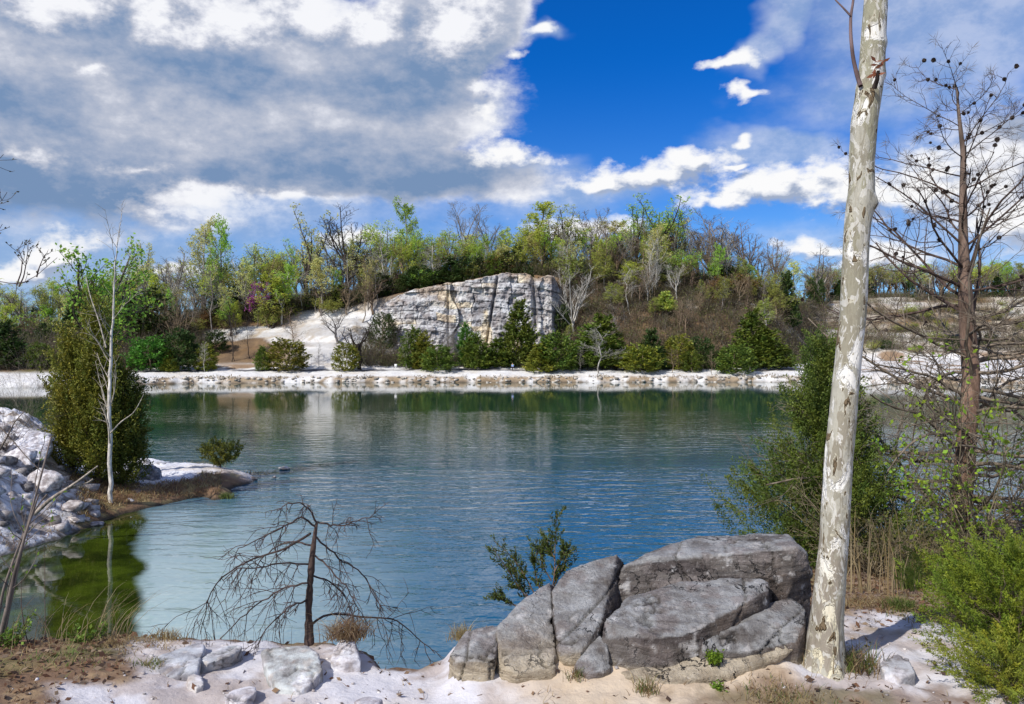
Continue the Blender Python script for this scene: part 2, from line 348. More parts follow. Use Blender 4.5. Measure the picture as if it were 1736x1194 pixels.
Y_C = tab(176, 176, 176, 182, 187, 191, 193, 192, 188, 189, 189, 190, 190, 200, 200, 202, 202, 204, 262, 272, 275, 275, 275)
Z_C = tab(8.5, 8.5, 8.5, 10, 11.8, 13.2, 16.4, 17.8, 19.2, 21.9, 24.0, 24.4, 23.4, 25.0, 25.4, 22.6, 21.4, 18.5, 21, 24.2, 24.8, 24.8, 25)
def terrain(px, Y):
    """height of the far shore at picture column px (as a bearing) and depth Y"""
    px = np.asarray(px, float); Y = np.asarray(Y, float)
    g = lambda a: np.interp(px, TPX, a)
    y0, yf, ym, yc, zf, zm, zc = g(Y_0), g(Y_F), g(Y_M), g(Y_C), g(Z_F), g(Z_M), g(Z_C)
    X = (px - CX) / F * Y
    y0 = y0 + 3.0 * fbm(P3(X * .12, 0, 0), 4, 5) + 1.1 * fbm(P3(X * .9, 0, 3), 3, 6)
    xs = [y0 - 6, y0, y0 + .9, y0 + 3.5, y0 + 8, y0 + 12, yf, ym, yc, yc + 26, yc + 70, 6000 + 0 * y0]
    zs = [-2.0 + 0 * y0, -.12 + 0 * y0, .75 + 0 * y0, 1.35 + 0 * y0, 1.95 + 0 * y0, 2.4 + 0 * y0, zf, zm, zc, zc + 1.5, zc - 2, zc - 10]
    z = np.full(np.broadcast(px, Y).shape, -2.0)
    for a in range(len(xs) - 1):
        t = (Y - xs[a]) / np.maximum(xs[a + 1] - xs[a], .01)
        z = np.where((t >= 0) & (t < 1), zs[a] + (zs[a + 1] - zs[a]) * t, z)
    z = np.where(Y >= 6000, zc - 10, z)
    rel = np.clip((Y - y0) / 3, 0, 1); up = np.clip((Y - yf) / 6, 0, 1)
    z = z + rel * .45 * fbm(P3(X * .25, Y * .25, 0), 4, 8) + up * 2.2 * fbm(P3(X * .09, Y * .09, 0), 4, 9) + (1 - up) * np.clip((Y - y0 + 1) / 2, 0, 1) * .5 * np.abs(fbm(P3(X * .8, Y * .8, 0), 3, 11))
    road = np.clip(1 - np.abs(Y - y0 - 9.8) / 2.4, 0, 1)
    qw = sstep(px, 1360, 1460) * up                           # benches in the quarry wall on the right
    z = z + qw * (1.6 * np.round((z + 3 * fbm(P3(X * .06, Y * .06, 1), 3, 12)) / 3.2) * 3.2 / 3.2 - 0 - z * .5) * .5
    return z
def tz(X, Y): return float(terrain(np.array(CX + X / Y * F), np.array(float(Y))))
pxs = np.concatenate([np.linspace(-900, -60, 60)[:-1], np.arange(-60, 1800, 5.0), np.linspace(1800, 2700, 60)])
Ys = np.concatenate([np.linspace(118, 132, 8)[:-1], np.arange(132, 212, .5), np.arange(212, 292, 1.2), np.geomspace(294, 5900, 24)])
PX, YY = np.meshgrid(pxs, Ys); ZZ = terrain(PX, YY); XX = (PX - CX) / F * YY
PYY = CY - (ZZ - EYE) / YY * F
n1 = fbm(P3(XX * .10, YY * .10, 0), 5, 21); n2 = fbm(P3(XX * .5, YY * .5, 0), 4, 22); n3 = fbm(P3(XX * .03, YY * .03, 0), 4, 23); nst = fbm(P3(XX * .05, YY * .05, ZZ * .9), 4, 24)
y0g = np.interp(PX, TPX, Y_0) + 3.0 * fbm(P3(XX * .12, 0 * XX, 0 * XX), 4, 5) + 1.1 * fbm(P3(XX * .9, 0 * XX, 3 + 0 * XX), 3, 6); yfg = np.interp(PX, TPX, Y_F); ycg = np.interp(PX, TPX, Y_C)
WHITE, TAN, LITTER, GRASS, GREY = [np.array(c) for c in ((.74, .725, .70), (.50, .40, .27), (.17, .115, .07), (.13, .15, .05), (.33, .32, .31))]
def lay(base, c, w): return base + (np.asarray(c) - base) * np.clip(w, 0, 1)[..., None]
col = np.broadcast_to(LITTER, XX.shape + (3,)).copy()
col = lay(col, (.26, .17, .09), sstep(n2, -.05, .2) * .7)
col = lay(col, GRASS, sstep(n1, -.02, .2) * sstep(YY, 0, 1) * sstep(PX, 330, 280) * .7)
bank = sstep(YY, yfg + 1, yfg - 3) * sstep(PX, 200, 290)
bank = np.maximum(bank, sstep(YY, y0g + 12, y0g + 8) * sstep(PX, -100, 0))
bank = np.maximum(bank, sstep(PX, 1340, 1400) * sstep(YY, yfg + 16, yfg + 4))
col = lay(col, WHITE, bank)
col = lay(col, (.32, .22, .14), bank * sstep(n1 + .35 * n2, .10, .20) * sstep(YY, y0g + 10, y0g + 13))
slope = sstep(PX + 60 * n3, 480, 540) * sstep(PX, 690, 640) * sstep(YY, yfg - 3, yfg) * sstep(YY, ycg + 1, ycg - 3)
slope = np.maximum(slope, sstep(PX, 330, 380) * sstep(PX, 520, 480) * sstep(PYY + 60 * n1, 590, 580) * sstep(PYY + 60 * n1, 552, 560) * .95)
col = lay(col, WHITE, slope); col = lay(col, GREY * 1.25, slope * sstep(nst, .03, .14) * .7); col = lay(col, TAN * .8, slope * sstep(n2 + n1, .16, .3) * .8)
col = lay(col, (.62, .38, .09), sstep(np.hypot((PX - 1222) / 26, (PYY - 503) / 10) + n2, 1.2, .7))
rid = np.abs(PYY - np.interp(PX, [1160, 1200, 1240, 1290, 1330, 1375], [560, 530, 508, 522, 552, 590])) / 5 + 1.6 * n2 + .5 * n1
col = lay(col, (.74, .68, .58), sstep(rid, 1.1, .5) * sstep(PX, 1235, 1255) * sstep(PX, 1390, 1370))
col = lay(col, (.74, .68, .58), sstep(np.hypot((PX - 1168) / 20, (PYY - 518) / 9) + 1.5 * n2, 1.0, .6))
qwc = sstep(PX, 1370, 1420) * sstep(YY, yfg + 4, yfg + 9) * sstep(YY, ycg + 3, ycg)
col = lay(col, (.45, .395, .32), qwc * sstep(nst + .5 * n1, -.16, -.02)); col = lay(col, (.68, .65, .60), qwc * sstep(n1 + .5 * nst, .02, .12) * .75); col = lay(col, (.30, .24, .16), qwc * sstep(n2 + n3, .0, .15) * .85); col = lay(col, (.36, .30, .25), qwc * sstep(nst, .1, .2) * .7)
edge = sstep(YY, y0g + 3.2, y0g + 1.2) * sstep(PX, 120, 200)
col = lay(col, (.36, .27, .17), edge * sstep(n2 + .5 * n1, -.06, .10) * .95)
col = lay(col, (.14, .11, .08), sstep(YY, y0g + .55, y0g + .2) * sstep(n2, -.2, .1))
roadw = sstep(np.abs(YY - y0g - 9.8), 1.5, 1.1)
col = lay(col, (.17, .165, .17), roadw * sstep(PX, 150, 260) * sstep(n1, .25, .1))
mb = MB(); mb.put(P3(XX, YY, ZZ), quads=grid_quads(*XX.shape), col=col.reshape(-1, 3))
tag(link('far_ground', mb.mesh('far_ground', M_FAR, True)), 'far bank of white sand rising to the wooded ridge', kind='structure')

# ------------------------------------------------------------------ cliff
def build_cliff():
    ns, nz = 520, 260
    px = np.linspace(628, 962, ns)
    fy = np.interp(px, [628, 660, 700, 800, 900, 935, 948, 962], [186, 182.5, 180, 178, 176.5, 177.5, 181, 187])
    tp = np.interp(px, [628, 645, 660, 690, 705, 740, 780, 820, 850, 890, 903, 912, 930, 940, 952, 962], [532, 520, 508, 494, 489, 483, 477, 470, 462, 461, 468, 472, 464, 468, 500, 560])
    s = (px - CX) / F * 180
    t = np.linspace(0, 1, nz)
    S, T = np.meshgrid(s, t); FY = np.broadcast_to(fy, S.shape); PXg = np.broadcast_to(px, S.shape)
    topz = EYE + (CY - tp) / F * (fy + 2.2); topz = topz + .5 * fbm(P3(s * .8, 0 * s, 0 * s), 3, 31)
    zb = 1.5
    Z = zb + (topz - zb)[None] * T
    dip = Z + S * .05 + 3.6 * fbm(P3(S * .07, 0 * S, Z * .07), 3, 32)
    bt = dip / 1.55 + .9 * fbm(P3(0 * S, 0 * S, dip * .5), 2, 33)
    bed = np.floor(bt).astype(np.int64); bf = bt - bed
    jw = 2.6 + 2.0 * _h(bed, bed * 0, bed * 0, 34)
    jx = S / jw + 5 * _h(bed, bed * 0 + 1, bed * 0, 35) + .25 * fbm(P3(S * .5, 0 * S, Z * .5), 2, 36)
    blk = np.floor(jx).astype(np.int64); jf = jx - blk
    off = (_h(bed, blk, bed * 0, 37) - .5) * .7 + (_h(bed, bed * 0, bed * 0 + 3, 38) - .5) * .8
    col_i = np.floor(S / 6.5 + .6 * fbm(P3(S * .2, 0 * S, Z * .15), 2, 39)).astype(np.int64)
    off = off + (_h(col_i, col_i * 0, col_i * 0, 40) - .5) * 3.4
    big = fbm(P3(S * .055, 0 * S, Z * .08), 3, 41) * 5.0
    ledge = (-np.exp(-((bf - .04) / .07) ** 2) * .30 - np.exp(-(jf / .05) ** 2) * .4) * sstep(fbm(P3(S * .2, 0 * S, Z * .2), 3, 55), -.15, .15)
    ruf = fbm(P3(S * .9, 0 * S, Z * .9), 5, 42) * 1.5 + fbm(P3(S * .3, 0 * S, Z * 1.2), 3, 43) * .55
    crack = -np.exp(-((PXg - 830 - (Z - 12) * 1.2) / 2.2) ** 2) * 1.9 - np.exp(-((PXg - 906 + (Z - 18) * .3) / 3.5) ** 2) * 2.0 * sstep(Z, 8, 14) - np.exp(-((PXg - 760) / 2.0) ** 2) * .9
    out = off + big + ledge + ruf + crack
    fade = sstep(PXg, 628, 660) * .85 + .15
    Y = FY + (Z - zb) * .20 - out * fade
    Y = Y + 3.2 * (sstep(T, .35, 0) * -1)                          # talus foot comes forward
    X = S * Y / 180.0
    # top cap running back onto the ridge
    nb = 10
    k = np.linspace(0, 1, nb + 1)[1:, None]
    XB = X[-1][None] + k * 0; YB = Y[-1][None] + k * 13; ZB = Z[-1][None] + .9 * np.sin(k * 2.2) + .5 * fbm(P3(X[-1][None] * .6 + 0 * k, YB * .6, 0 * YB), 3, 44) - k * k * 1.5
    # colours of the rock itself
    lt = _h(bed, blk, bed * 0 + 7, 45)
    c = np.broadcast_to(np.array((.50, .50, .495)), S.shape + (3,)).copy()
    c = lay(c, (.60, .585, .55), sstep(fbm(P3(S * .18, 0 * S, Z * .35), 4, 46), -.05, .15) * .9)
    c = lay(c, (.30, .30, .31), sstep(fbm(P3(S * .5, 0 * S, Z * .12), 4, 47), .04, .18) * .85)
    cream = sstep(lt, .80, .90) * sstep(fbm(P3(S * .12, 0 * S, Z * .2), 3, 48), -.12, .05)
    cream = np.maximum(cream, sstep(np.hypot((PXg - 824) / 10, (Z - 9) / 5.5) + .8 * fbm(P3(S * .6, 0 * S, Z * .6), 3, 49), 1.1, .8))
    c = lay(c, (.72, .62, .43), cream * .85)
    c = lay(c, (.13, .12, .12), np.clip(np.exp(-((bf - .03) / .05) ** 2) * .5 + np.exp(-(jf / .035) ** 2) * .35, 0, 1) * sstep(lt, .45, .75))
    c = lay(c, (.38, .29, .20), sstep(T + .5 * fbm(P3(S * .25, 0 * S, Z * .4), 4, 50), .92, 1.04) * .75)
    c = lay(c, (.24, .18, .12), sstep(T + .25 * fbm(P3(S * .4, 0 * S, Z * .4), 3, 51), .22, .08) * .85)
    c = lay(c, (.72, .70, .68), sstep(PXg, 690, 640) * sstep(fbm(P3(S * .15, 0 * S, Z * .9), 3, 52), -.05, .05) * .8)
    cb = np.broadcast_to(np.array((.30, .21, .12)), XB.shape + (3,)).copy(); cb = lay(cb, (.62, .52, .38), sstep(fbm(P3(XB * .4, YB * .4, 0 * YB), 3, 53), -.02, .1))
    XA = np.concatenate([X, XB]); YA = np.concatenate([Y, YB]); ZA = np.concatenate([Z, ZB]); CA = np.concatenate([c, cb])
    mb = MB(); mb.put(P3(XA, YA, ZA), quads=grid_quads(*XA.shape), col=CA.reshape(-1, 3))
    tag(link('cliff', mb.mesh('cliff', M_CLIFF)), 'pale grey layered limestone cliff above the far bank', kind='structure')
build_cliff()

# ------------------------------------------------------------------ spit of land on the left
SP = [(-330, 1010), (-150, 985), (0, 945), (60, 928), (112, 908), (150, 893), (200, 872), (250, 861), (300, 851), (345, 843), (362, 848), (385, 842), (400, 826), (432, 820), (432, 812), (402, 804), (330, 797), (240, 785), (100, 775), (-100, 770), (-330, 775)]
SPW = np.array([at(px, py, (EYE - 0) * F / (py - CY))[:2] for px, py in SP])
def poly_sd(X, Y, W):
    d = np.full(X.shape, 1e9); ins = np.zeros(X.shape, bool)
    for a, b in zip(W, np.roll(W, -1, 0)):
        e = b - a; t = np.clip(((X - a[0]) * e[0] + (Y - a[1]) * e[1]) / (e @ e), 0, 1)
        d = np.minimum(d, np.hypot(X - a[0] - t * e[0], Y - a[1] - t * e[1]))
        c = ((a[1] > Y) != (b[1] > Y)) & (X < (b[0] - a[0]) * (Y - a[1]) / (b[1] - a[1] + 1e-12) + a[0]); ins ^= c
    return np.where(ins, d, -d)
def spit(X, Y):
    X = np.asarray(X, float); Y = np.asarray(Y, float)
    d = poly_sd(X, Y, SPW) + .7 * fbm(P3(X * .7, Y * .7, 0 * X), 4, 61)
    px = CX + X / Y * F
    z = np.where(d > 0, .62 * (1 - np.exp(-d / .7)), d * .5)
    mound = sstep(px, 150, 20) * sstep(d, .2, 5.0)
    z = z + mound * 1.75 + sstep(px, 250, 120) * sstep(d, .3, 2.2) * .5
    z = z + sstep(d, 0, 1) * (.35 * fbm(P3(X * .6, Y * .6, 0 * X), 4, 62) + .22 * fbm(P3(X * 2.2, Y * 2.2, 0 * X), 4, 63) + mound * .5 * np.abs(fbm(P3(X * 1.3, Y * 1.3, 0 * X), 5, 67))) * (1 + mound * 1.3)
    return z
def spz(X, Y): return float(spit(np.array(float(X)), np.array(float(Y))))
XX, YY = np.meshgrid(np.arange(-34, -9, .09), np.arange(18, 46, .09)); ZZ = spit(XX, YY); PXs = CX + XX / YY * F
d = poly_sd(XX, YY, SPW); n1 = fbm(P3(XX * .9, YY * .9, 0 * XX), 4, 64); n2 = fbm(P3(XX * 3, YY * 3, 0 * XX), 3, 65)
col = np.broadcast_to(np.array((.74, .74, .77)), XX.shape + (3,)).copy()
n4 = fbm(P3(XX * 7, YY * 7, ZZ * 7), 3, 66)
col = lay(col, (.42, .37, .33), sstep(PXs, 190, 120) * sstep(n1 + .8 * n2 + .5 * n4, -.06, .10) * .85); col = lay(col, (.20, .16, .13), sstep(PXs, 190, 120) * sstep(n2 + n4, .10, .22) * .85)
brown = sstep(d + 1.2 * n1, 2.1, 1.1) * sstep(PXs, 110, 150) * sstep(YY, 37.5, 35.5)
brown = np.maximum(brown, sstep(np.hypot((PXs - 190) / 75, (YY - 30.6) / 1.7) + 1.2 * n1, 1.15, .8))
col = lay(col, (.20, .125, .075), brown); col = lay(col, (.33, .25, .12), brown * sstep(n2, .02, .2))
col = lay(col, (.05, .045, .035), sstep(ZZ, .14, .03) * .9)
mb = MB(); keep = ZZ > -.7; q = grid_quads(*XX.shape); kf = keep.ravel()[q].any(1)
mb.put(P3(XX, YY, ZZ), quads=q[kf], col=col.reshape(-1, 3))
tag(link('spit_ground', mb.mesh('spit_ground', M_SPIT, True)), 'low white spit of land on the left of the lake', kind='structure')

# ------------------------------------------------------------------ near shore
EX = np.array([-14, -9, -5, -3.1, -1.9, -1.56, -1.2, -1.03, -.90, -.78, -.55, -.36, 0, .8, 1.6, 2.2, 3, 6, 14.])
EY_ = np.array([6.5, 6, 5.2, 4.85, 4.85, 4.85, 4.95, 4.95, 4.80, 4.52, 4.50, 4.78, 5.0, 5.3, 6.2, 7.8, 8.6, 9.6, 12])
def near(X, Y):
    X = np.asarray(X, float); Y = np.asarray(Y, float)
    ye = np.interp(X, EX, EY_) + .12 * fbm(P3(X * 3, 0 * X, 0 * X), 3, 71)
    z = 4.245 + .05 * fbm(P3(X * .8, Y * .8, 0 * X), 4, 72) * 2 + .05 * fbm(P3(X * 4.5, Y * 4.5, 0 * X), 4, 73) + .028 * fbm(P3(X * 17, Y * 17, 0 * X), 3, 76)
    z = z - sstep(X, 1.2, 2.2) * sstep(Y, 4.4, 8) * .32 - sstep(X, -2.2, -1.0) * sstep(X, .2, -.4) * .06
    z = z + .10 * sstep(X, -1.7, -2.6) * sstep(Y, 4.9, 4.2)
    z = z + .075 * sstep(Y, 4.05, 4.45) * sstep(X, -.42, -.3) * sstep(X, 1.75, 1.5)
    d = Y - ye
    z = z - np.where(d > 0, .35 * np.minimum(d, .2) + 1.25 * np.maximum(d - .2, 0), 0)
    return np.maximum(z, -1.4)
def nz(X, Y): return float(near(np.array(float(X)), np.array(float(Y))))
xs = np.concatenate([np.arange(-13, -3.6, .2), np.arange(-3.6, 4.4, .028), np.arange(4.4, 13, .2)]); ys = np.concatenate([np.arange(-9, 3, .2), np.arange(3, 8, .028), np.arange(8, 14, .12)])
XX, YY = np.meshgrid(xs, ys); ZZ = near(XX, YY); PXn = CX + XX / np.maximum(YY, .5) * F; PYn = CY - (ZZ - EYE) / np.maximum(YY, .5) * F
n1 = fbm(P3(XX * 2.2, YY * 2.2, 0 * XX), 4, 74); n2 = fbm(P3(XX * 9, YY * 9, 0 * XX), 4, 75)
col = np.broadcast_to(np.array((.61, .59, .605)), XX.shape + (3,)).copy()
col = lay(col, (.40, .33, .29), sstep(n1 + .8 * n2, .02, .20) * .7)
warm = sstep(XX, -.25, .3) * sstep(XX, 1.62, 1.45)
col = lay(col, (.58, .47, .34), warm * .9); 
lit = sstep(PXn + 150 * n1 + 60 * n2, 260, 215) * sstep(PYn + 40 * n1, 1172, 1150) ; lit = np.maximum(lit, sstep(PXn + 120 * n1, 120, 60))
lit = np.maximum(lit, sstep(XX, -3.2, -3.6))
lit = np.maximum(lit, sstep(np.hypot((XX - 1.55) / .75, (YY - 3.95) / .35) + 1.1 * n1 + n2, 1.1, .7) * .8)
rt = sstep(YY + .8 * n1 + .35 * n2, 5.15, 5.5) * sstep(XX, 1.4, 1.7)
lit = np.maximum(lit, rt * .9); lit = np.maximum(lit, sstep(XX + .4 * n1, 2.85, 3.1) * .8)
lit = np.maximum(lit, sstep(YY - np.interp(XX, EX, EY_) + .3 * n1, -.02, .12))
col = lay(col, (.20, .13, .085), lit); col = lay(col, (.34, .24, .14), lit * sstep(n2, .0, .18) * .8); col = lay(col, (.12, .13, .04), lit * sstep(n1, .08, .2) * .5)
mb = MB(); mb.put(P3(XX, YY, ZZ), quads=grid_quads(*XX.shape), col=col.reshape(-1, 3))
tag(link('ground', mb.mesh('ground', M_SAND, True)), 'white sandy shore in the foreground', kind='structure')
# ------------------------------------------------------------------ tree growing
def perp(rng, T):
    a = rng.normal(size=T.shape); a -= (a * T).sum(-1, keepdims=True) * T; return nrm(a)
def run(rng, P0, D0, L, n, wig, up):
    B = len(P0); pts = np.zeros((B, n, 3)); pts[:, 0] = P0; d = nrm(D0); st = (np.asarray(L) / (n - 1))[:, None]
    upv = np.array([0, 0, 1.0])
    for k in range(1, n):
        d = nrm(d + wig * rng.normal(size=(B, 3)) + upv * up); pts[:, k] = pts[:, k - 1] + d * st
    return pts
def grow(seed, trunk, tr, levels, flat=0):
    """trunk: Nx3, tr: N radii. levels: dicts m, ang, len, t0, wig, up, n, fall -> list of (P BxNx3, R BxN)"""
    rng = np.random.default_rng(seed); out = [(np.asarray(trunk, float)[None], np.asarray(tr, float)[None])]
    for lv in levels:
        P, Rr = out[-1]; B, N = P.shape[:2]; m = lv['m']
        t = lv['t0'] + (lv.get('t1', 1.0) - lv['t0']) * (np.arange(m)[None] + rng.random((B, m))) / m
        x = t * (N - 1); i = np.minimum(x.astype(int), N - 2); f = (x - i)[..., None]; b = np.arange(B)[:, None]
        p = P[b, i] * (1 - f) + P[b, i + 1] * f; T = nrm(P[b, i + 1] - P[b, i])
        r = Rr[b, i] * (1 - f[..., 0]) + Rr[b, i + 1] * f[..., 0]
        plen = np.linalg.norm(np.diff(P, axis=1), axis=2).sum(1)[:, None]
        L = lv.get('abs', 0) or plen * lv['len']
        L = L * (1 - lv.get('fall', .5) * (t - lv['t0']) / max(1e-6, 1 - lv['t0'])) * (.7 + .6 * rng.random(t.shape))
        a = R(lv['ang']) * (.75 + .5 * rng.random(t.shape))[..., None]
        d = np.cos(a) * T + np.sin(a) * perp(rng, T)
        if lv.get('flat'): d = d * np.array([1, 1, 1 - lv['flat']])
        n = lv.get('n', 5)
        PP = run(rng, p.reshape(-1, 3), d.reshape(-1, 3), L.reshape(-1), n, lv['wig'], lv['up'])
        r0 = np.maximum(r.reshape(-1) * lv.get('rr', .55), lv.get('rmin', .01))
        RR = r0[:, None] * np.linspace(1, lv.get('tip', .35), n)[None]
        out.append((PP, RR))
    return out
def wood(skel, sides=(7, 5, 3, 3, 3), col=(1, 1, 1), upto=9):
    mb = MB()
    for k, (P, Rr) in enumerate(skel[:upto]): tubes(mb, list(zip(P, Rr)), sides[min(k, len(sides) - 1)], col)
    return mb
def tip_points(rng, lvl, per, t0=.25):
    P, _ = lvl; B, N = P.shape[:2]
    t = t0 + (1 - t0) * rng.random((B, per)); x = t * (N - 1); i = np.minimum(x.astype(int), N - 2); f = (x - i)[..., None]; b = np.arange(B)[:, None]
    return (P[b, i] * (1 - f) + P[b, i + 1] * f).reshape(-1, 3), nrm(P[b, i + 1] - P[b, i]).reshape(-1, 3)
def foliage(seed, lvl, per, size, spread, aspect=.6, dvar=.35):
    rng = np.random.default_rng(seed); mb = MB(); p, T = tip_points(rng, lvl, per)
    p = p + rng.normal(size=p.shape) * spread
    v = (1 - dvar + 2 * dvar * rng.random(len(p)))[:, None]; warm = rng.random((len(p), 1))
    leaves(mb, p, T * .4 + rng.normal(size=p.shape), size * (.6 + .8 * rng.random(len(p))), aspect, rng, v * np.concatenate([.9 + .35 * warm, 1 + 0 * warm, .8 + .3 * (1 - warm)], 1)); return mb
def plumes(seed, H, Rad, shape, n, nl, size, plen, aspect=.45, lump=.3, inner=.35, zlo=.02, up=.7, droop=0, width=.24):
    """a conifer crown of many foliage plumes: shape(h) gives the outline, plumes stand out from it"""
    rng = np.random.default_rng(seed); h = zlo + (1 - zlo) * rng.random(n * 4); rr = shape(h); k = rng.random(n * 4) < (rr / rr.max() * .9 + .1); h = h[k][:n]; n = len(h)
    th = rng.random(n) * 2 * math.pi
    lm = 1 + lump * 2 * fbm(P3(np.cos(th) * 1.6, np.sin(th) * 1.6, h * 5 + seed), 3, seed)
    rad = Rad * shape(h) * lm * (1 - inner * rng.random(n) ** 1.6) - plen * .35
    rad = np.maximum(rad, 0)
    base = np.stack([np.cos(th) * rad, np.sin(th) * rad, h * H], 1)
    ax = nrm(np.stack([np.cos(th), np.sin(th), up + .5 * h + .25 * rng.normal(size=n)], 1) + .25 * rng.normal(size=(n, 3)))
    L = plen * (.6 + .8 * rng.random(n))
    t = rng.random((n, nl)); w = (1 - t * .8) * width * L[:, None]
    c = base[:, None] + ax[:, None] * (t * L[:, None])[..., None] + rng.normal(size=(n, nl, 3)) * w[..., None] * .6
    c[..., 2] -= droop * t * t * L[:, None]
    d = nrm(ax[:, None] + .75 * rng.normal(size=(n, nl, 3)))
    tone = (.75 + .5 * rng.random((n, 1)) + .25 * (t - .5))[..., None]; yel = rng.random((n, 1, 1)) * np.ones((1, nl, 1))
    cc = tone * np.concatenate([.85 + .5 * yel, .95 + .15 * yel, 1.0 - .2 * yel], 2)
    mb = MB(); c[..., 2] = np.maximum(c[..., 2], .01 * H)
    leaves(mb, c.reshape(-1, 3), d.reshape(-1, 3), size * (.6 + .8 * rng.random(n * nl)), aspect, rng, cc.reshape(-1, 3)); return mb
cone = lambda h: np.clip((1 - h) ** .8, 0, 1) * np.clip(h / .1 + .45, 0, 1) + .03
egg = lambda h: np.sqrt(np.clip(1 - ((h - .38) / .62) ** 2, 0, 1)) * np.clip(h / .12 + .55, 0, 1) + .02
column = lambda h: np.clip((1 - h) / .45, 0, 1) ** .7 * np.clip(h / .08 + .6, 0, 1) + .03
ball = lambda h: np.sqrt(np.clip(1 - (h * 2 - 1) ** 2, 0, 1)) + .02
def straight(H, n=9, lean=0, wig=.012, seed=0):
    rng = np.random.default_rng(seed); z = np.linspace(0, 1, n); w = np.cumsum(rng.normal(size=(n, 2)) * wig * H, 0); w -= w[0]
    return np.stack([w[:, 0] + lean * H * z, w[:, 1], z * H], 1)
PROTO = {}
def proto(kind, wood_mb, leaf_mb, leafmat, part='crown', bark=None):
    PROTO[kind] = (wood_mb.mesh(kind + '_trunk', bark or M_FARBARK, True), leaf_mb.mesh(kind + '_' + part, leafmat) if leaf_mb else None, part)
T_ = lambda H, r0, n=9: np.linspace(r0, r0 * .25, n)
# leafing trees, all 20 m tall at scale 1
for v in range(3):
    s = grow(100 + v, straight(19, lean=.03 * (v - 1), seed=v), T_(19, .26), [dict(m=24, ang=38, len=.30, t0=.25, wig=.10, up=.10, fall=.55, rr=.42), dict(m=7, ang=42, len=.42, t0=.2, wig=.14, up=.07, rmin=.03), dict(m=4, ang=45, len=.5, t0=.2, wig=.2, up=.03, n=4, rmin=.02)])
    proto('leafy_tall%d' % v, wood(s), foliage(v, s[3], 6, .31, .2), M_LEAF)
for v in range(3):
    s = grow(120 + v, straight(9, seed=v + 5), np.linspace(.3, .2, 9), [dict(m=9, ang=34, abs=9.5, t0=.5, wig=.10, up=.08, n=7, fall=.1, rr=.6), dict(m=8, ang=42, len=.42, t0=.25, wig=.14, up=.06, rmin=.03, n=5), dict(m=6, ang=48, len=.5, t0=.15, wig=.2, up=.02, n=4, rmin=.02)])
    proto('leafy_round%d' % v, wood(s), foliage(v + 20, s[3], 8, .30, .3), M_LEAF)
for v in range(2):      # forked tops with loose tufts of leaf
    s = grow(140 + v, straight(11, seed=v + 9), np.linspace(.28, .2, 9), [dict(m=6, ang=24, abs=9, t0=.45, wig=.07, up=.12, n=8, fall=0, rr=.65), dict(m=9, ang=40, len=.3, t0=.3, wig=.14, up=.1, rmin=.03), dict(m=4, ang=45, len=.55, t0=.2, wig=.2, up=.05, n=4, rmin=.02)])
    proto('leafy_loose%d' % v, wood(s), foliage(v + 40, s[3], 7, .31, .2), M_LEAF)
for v in range(3):      # bare
    s = grow(160 + v, straight(10 + v, seed=v + 12), np.linspace(.3, .2, 9), [dict(m=7, ang=28, abs=9.5, t0=.4, wig=.08, up=.10, n=8, fall=.1, rr=.6), dict(m=8, ang=38, len=.38, t0=.2, wig=.12, up=.08, rmin=.04), dict(m=6, ang=40, len=.5, t0=.2, wig=.16, up=.05, n=4, rmin=.026), dict(m=3, ang=38, len=.55, t0=.3, wig=.2, up=.03, n=3, rmin=.02)])
    mt = wood(s[3:], (3, 3)); proto('bare_tree%d' % v, wood(s, upto=3), mt, M_FARBARK, 'twig_crown')
for v in range(2):      # slim bare pole with short side branches
    s = grow(180 + v, straight(19, seed=v + 20, wig=.015), T_(19, .13), [dict(m=26, ang=42, len=.24, t0=.28, wig=.12, up=.10, fall=.6, rr=.32, rmin=.028), dict(m=8, ang=40, len=.45, t0=.15, wig=.16, up=.05, n=4, rmin=.018), dict(m=5, ang=40, len=.5, t0=.2, wig=.2, up=.05, n=3, rmin=.014)])
    proto('slim_bare%d' % v, wood(s, upto=2), wood(s[2:], (3, 3)), M_FARBARK, 'twig_crown')
s = grow(190, straight(5, seed=31), np.linspace(.26, .22, 9), [dict(m=6, ang=26, abs=14, t0=.5, wig=.07, up=.07, n=9, fall=.1, rr=.68), dict(m=9, ang=36, len=.33, t0=.25, wig=.12, up=.06, rmin=.035), dict(m=7, ang=40, len=.5, t0=.2, wig=.16, up=.05, n=4, rmin=.03)])
proto('pale_forked', wood(s, upto=3), wood(s[3:], (3,)), M_FARBARK, 'twig_crown')
s = grow(195, straight(2, seed=33), np.linspace(.2, .15, 9), [dict(m=14, ang=26, abs=12, t0=.1, wig=.09, up=.06, n=7, fall=.1, rr=.6), dict(m=8, ang=34, len=.4, t0=.25, wig=.14, up=.05, rmin=.045, n=4), dict(m=6, ang=40, len=.5, t0=.2, wig=.18, up=.02, n=3, rmin=.035)])
proto('round_brush', wood(s, upto=2), wood(s[2:], (3, 3)), M_FARBARK, 'twig_crown')
s = grow(197, straight(5, seed=35), np.linspace(.22, .15, 9), [dict(m=8, ang=40, abs=9, t0=.5, wig=.12, up=.08, n=7, fall=.1, rr=.6), dict(m=7, ang=40, len=.42, t0=.3, wig=.14, up=.04, rmin=.04), dict(m=5, ang=40, len=.5, t0=.2, wig=.2, up=.02, n=4, rmin=.03)])
proto('redbud', wood(s), foliage(60, s[3], 8, .5, .3), M_LEAF)
def stub(H, r): mb = MB(); tubes(mb, [(straight(H * .9, seed=3), np.linspace(r, r * .2, 9))], 6, (1, 1, 1)); return mb
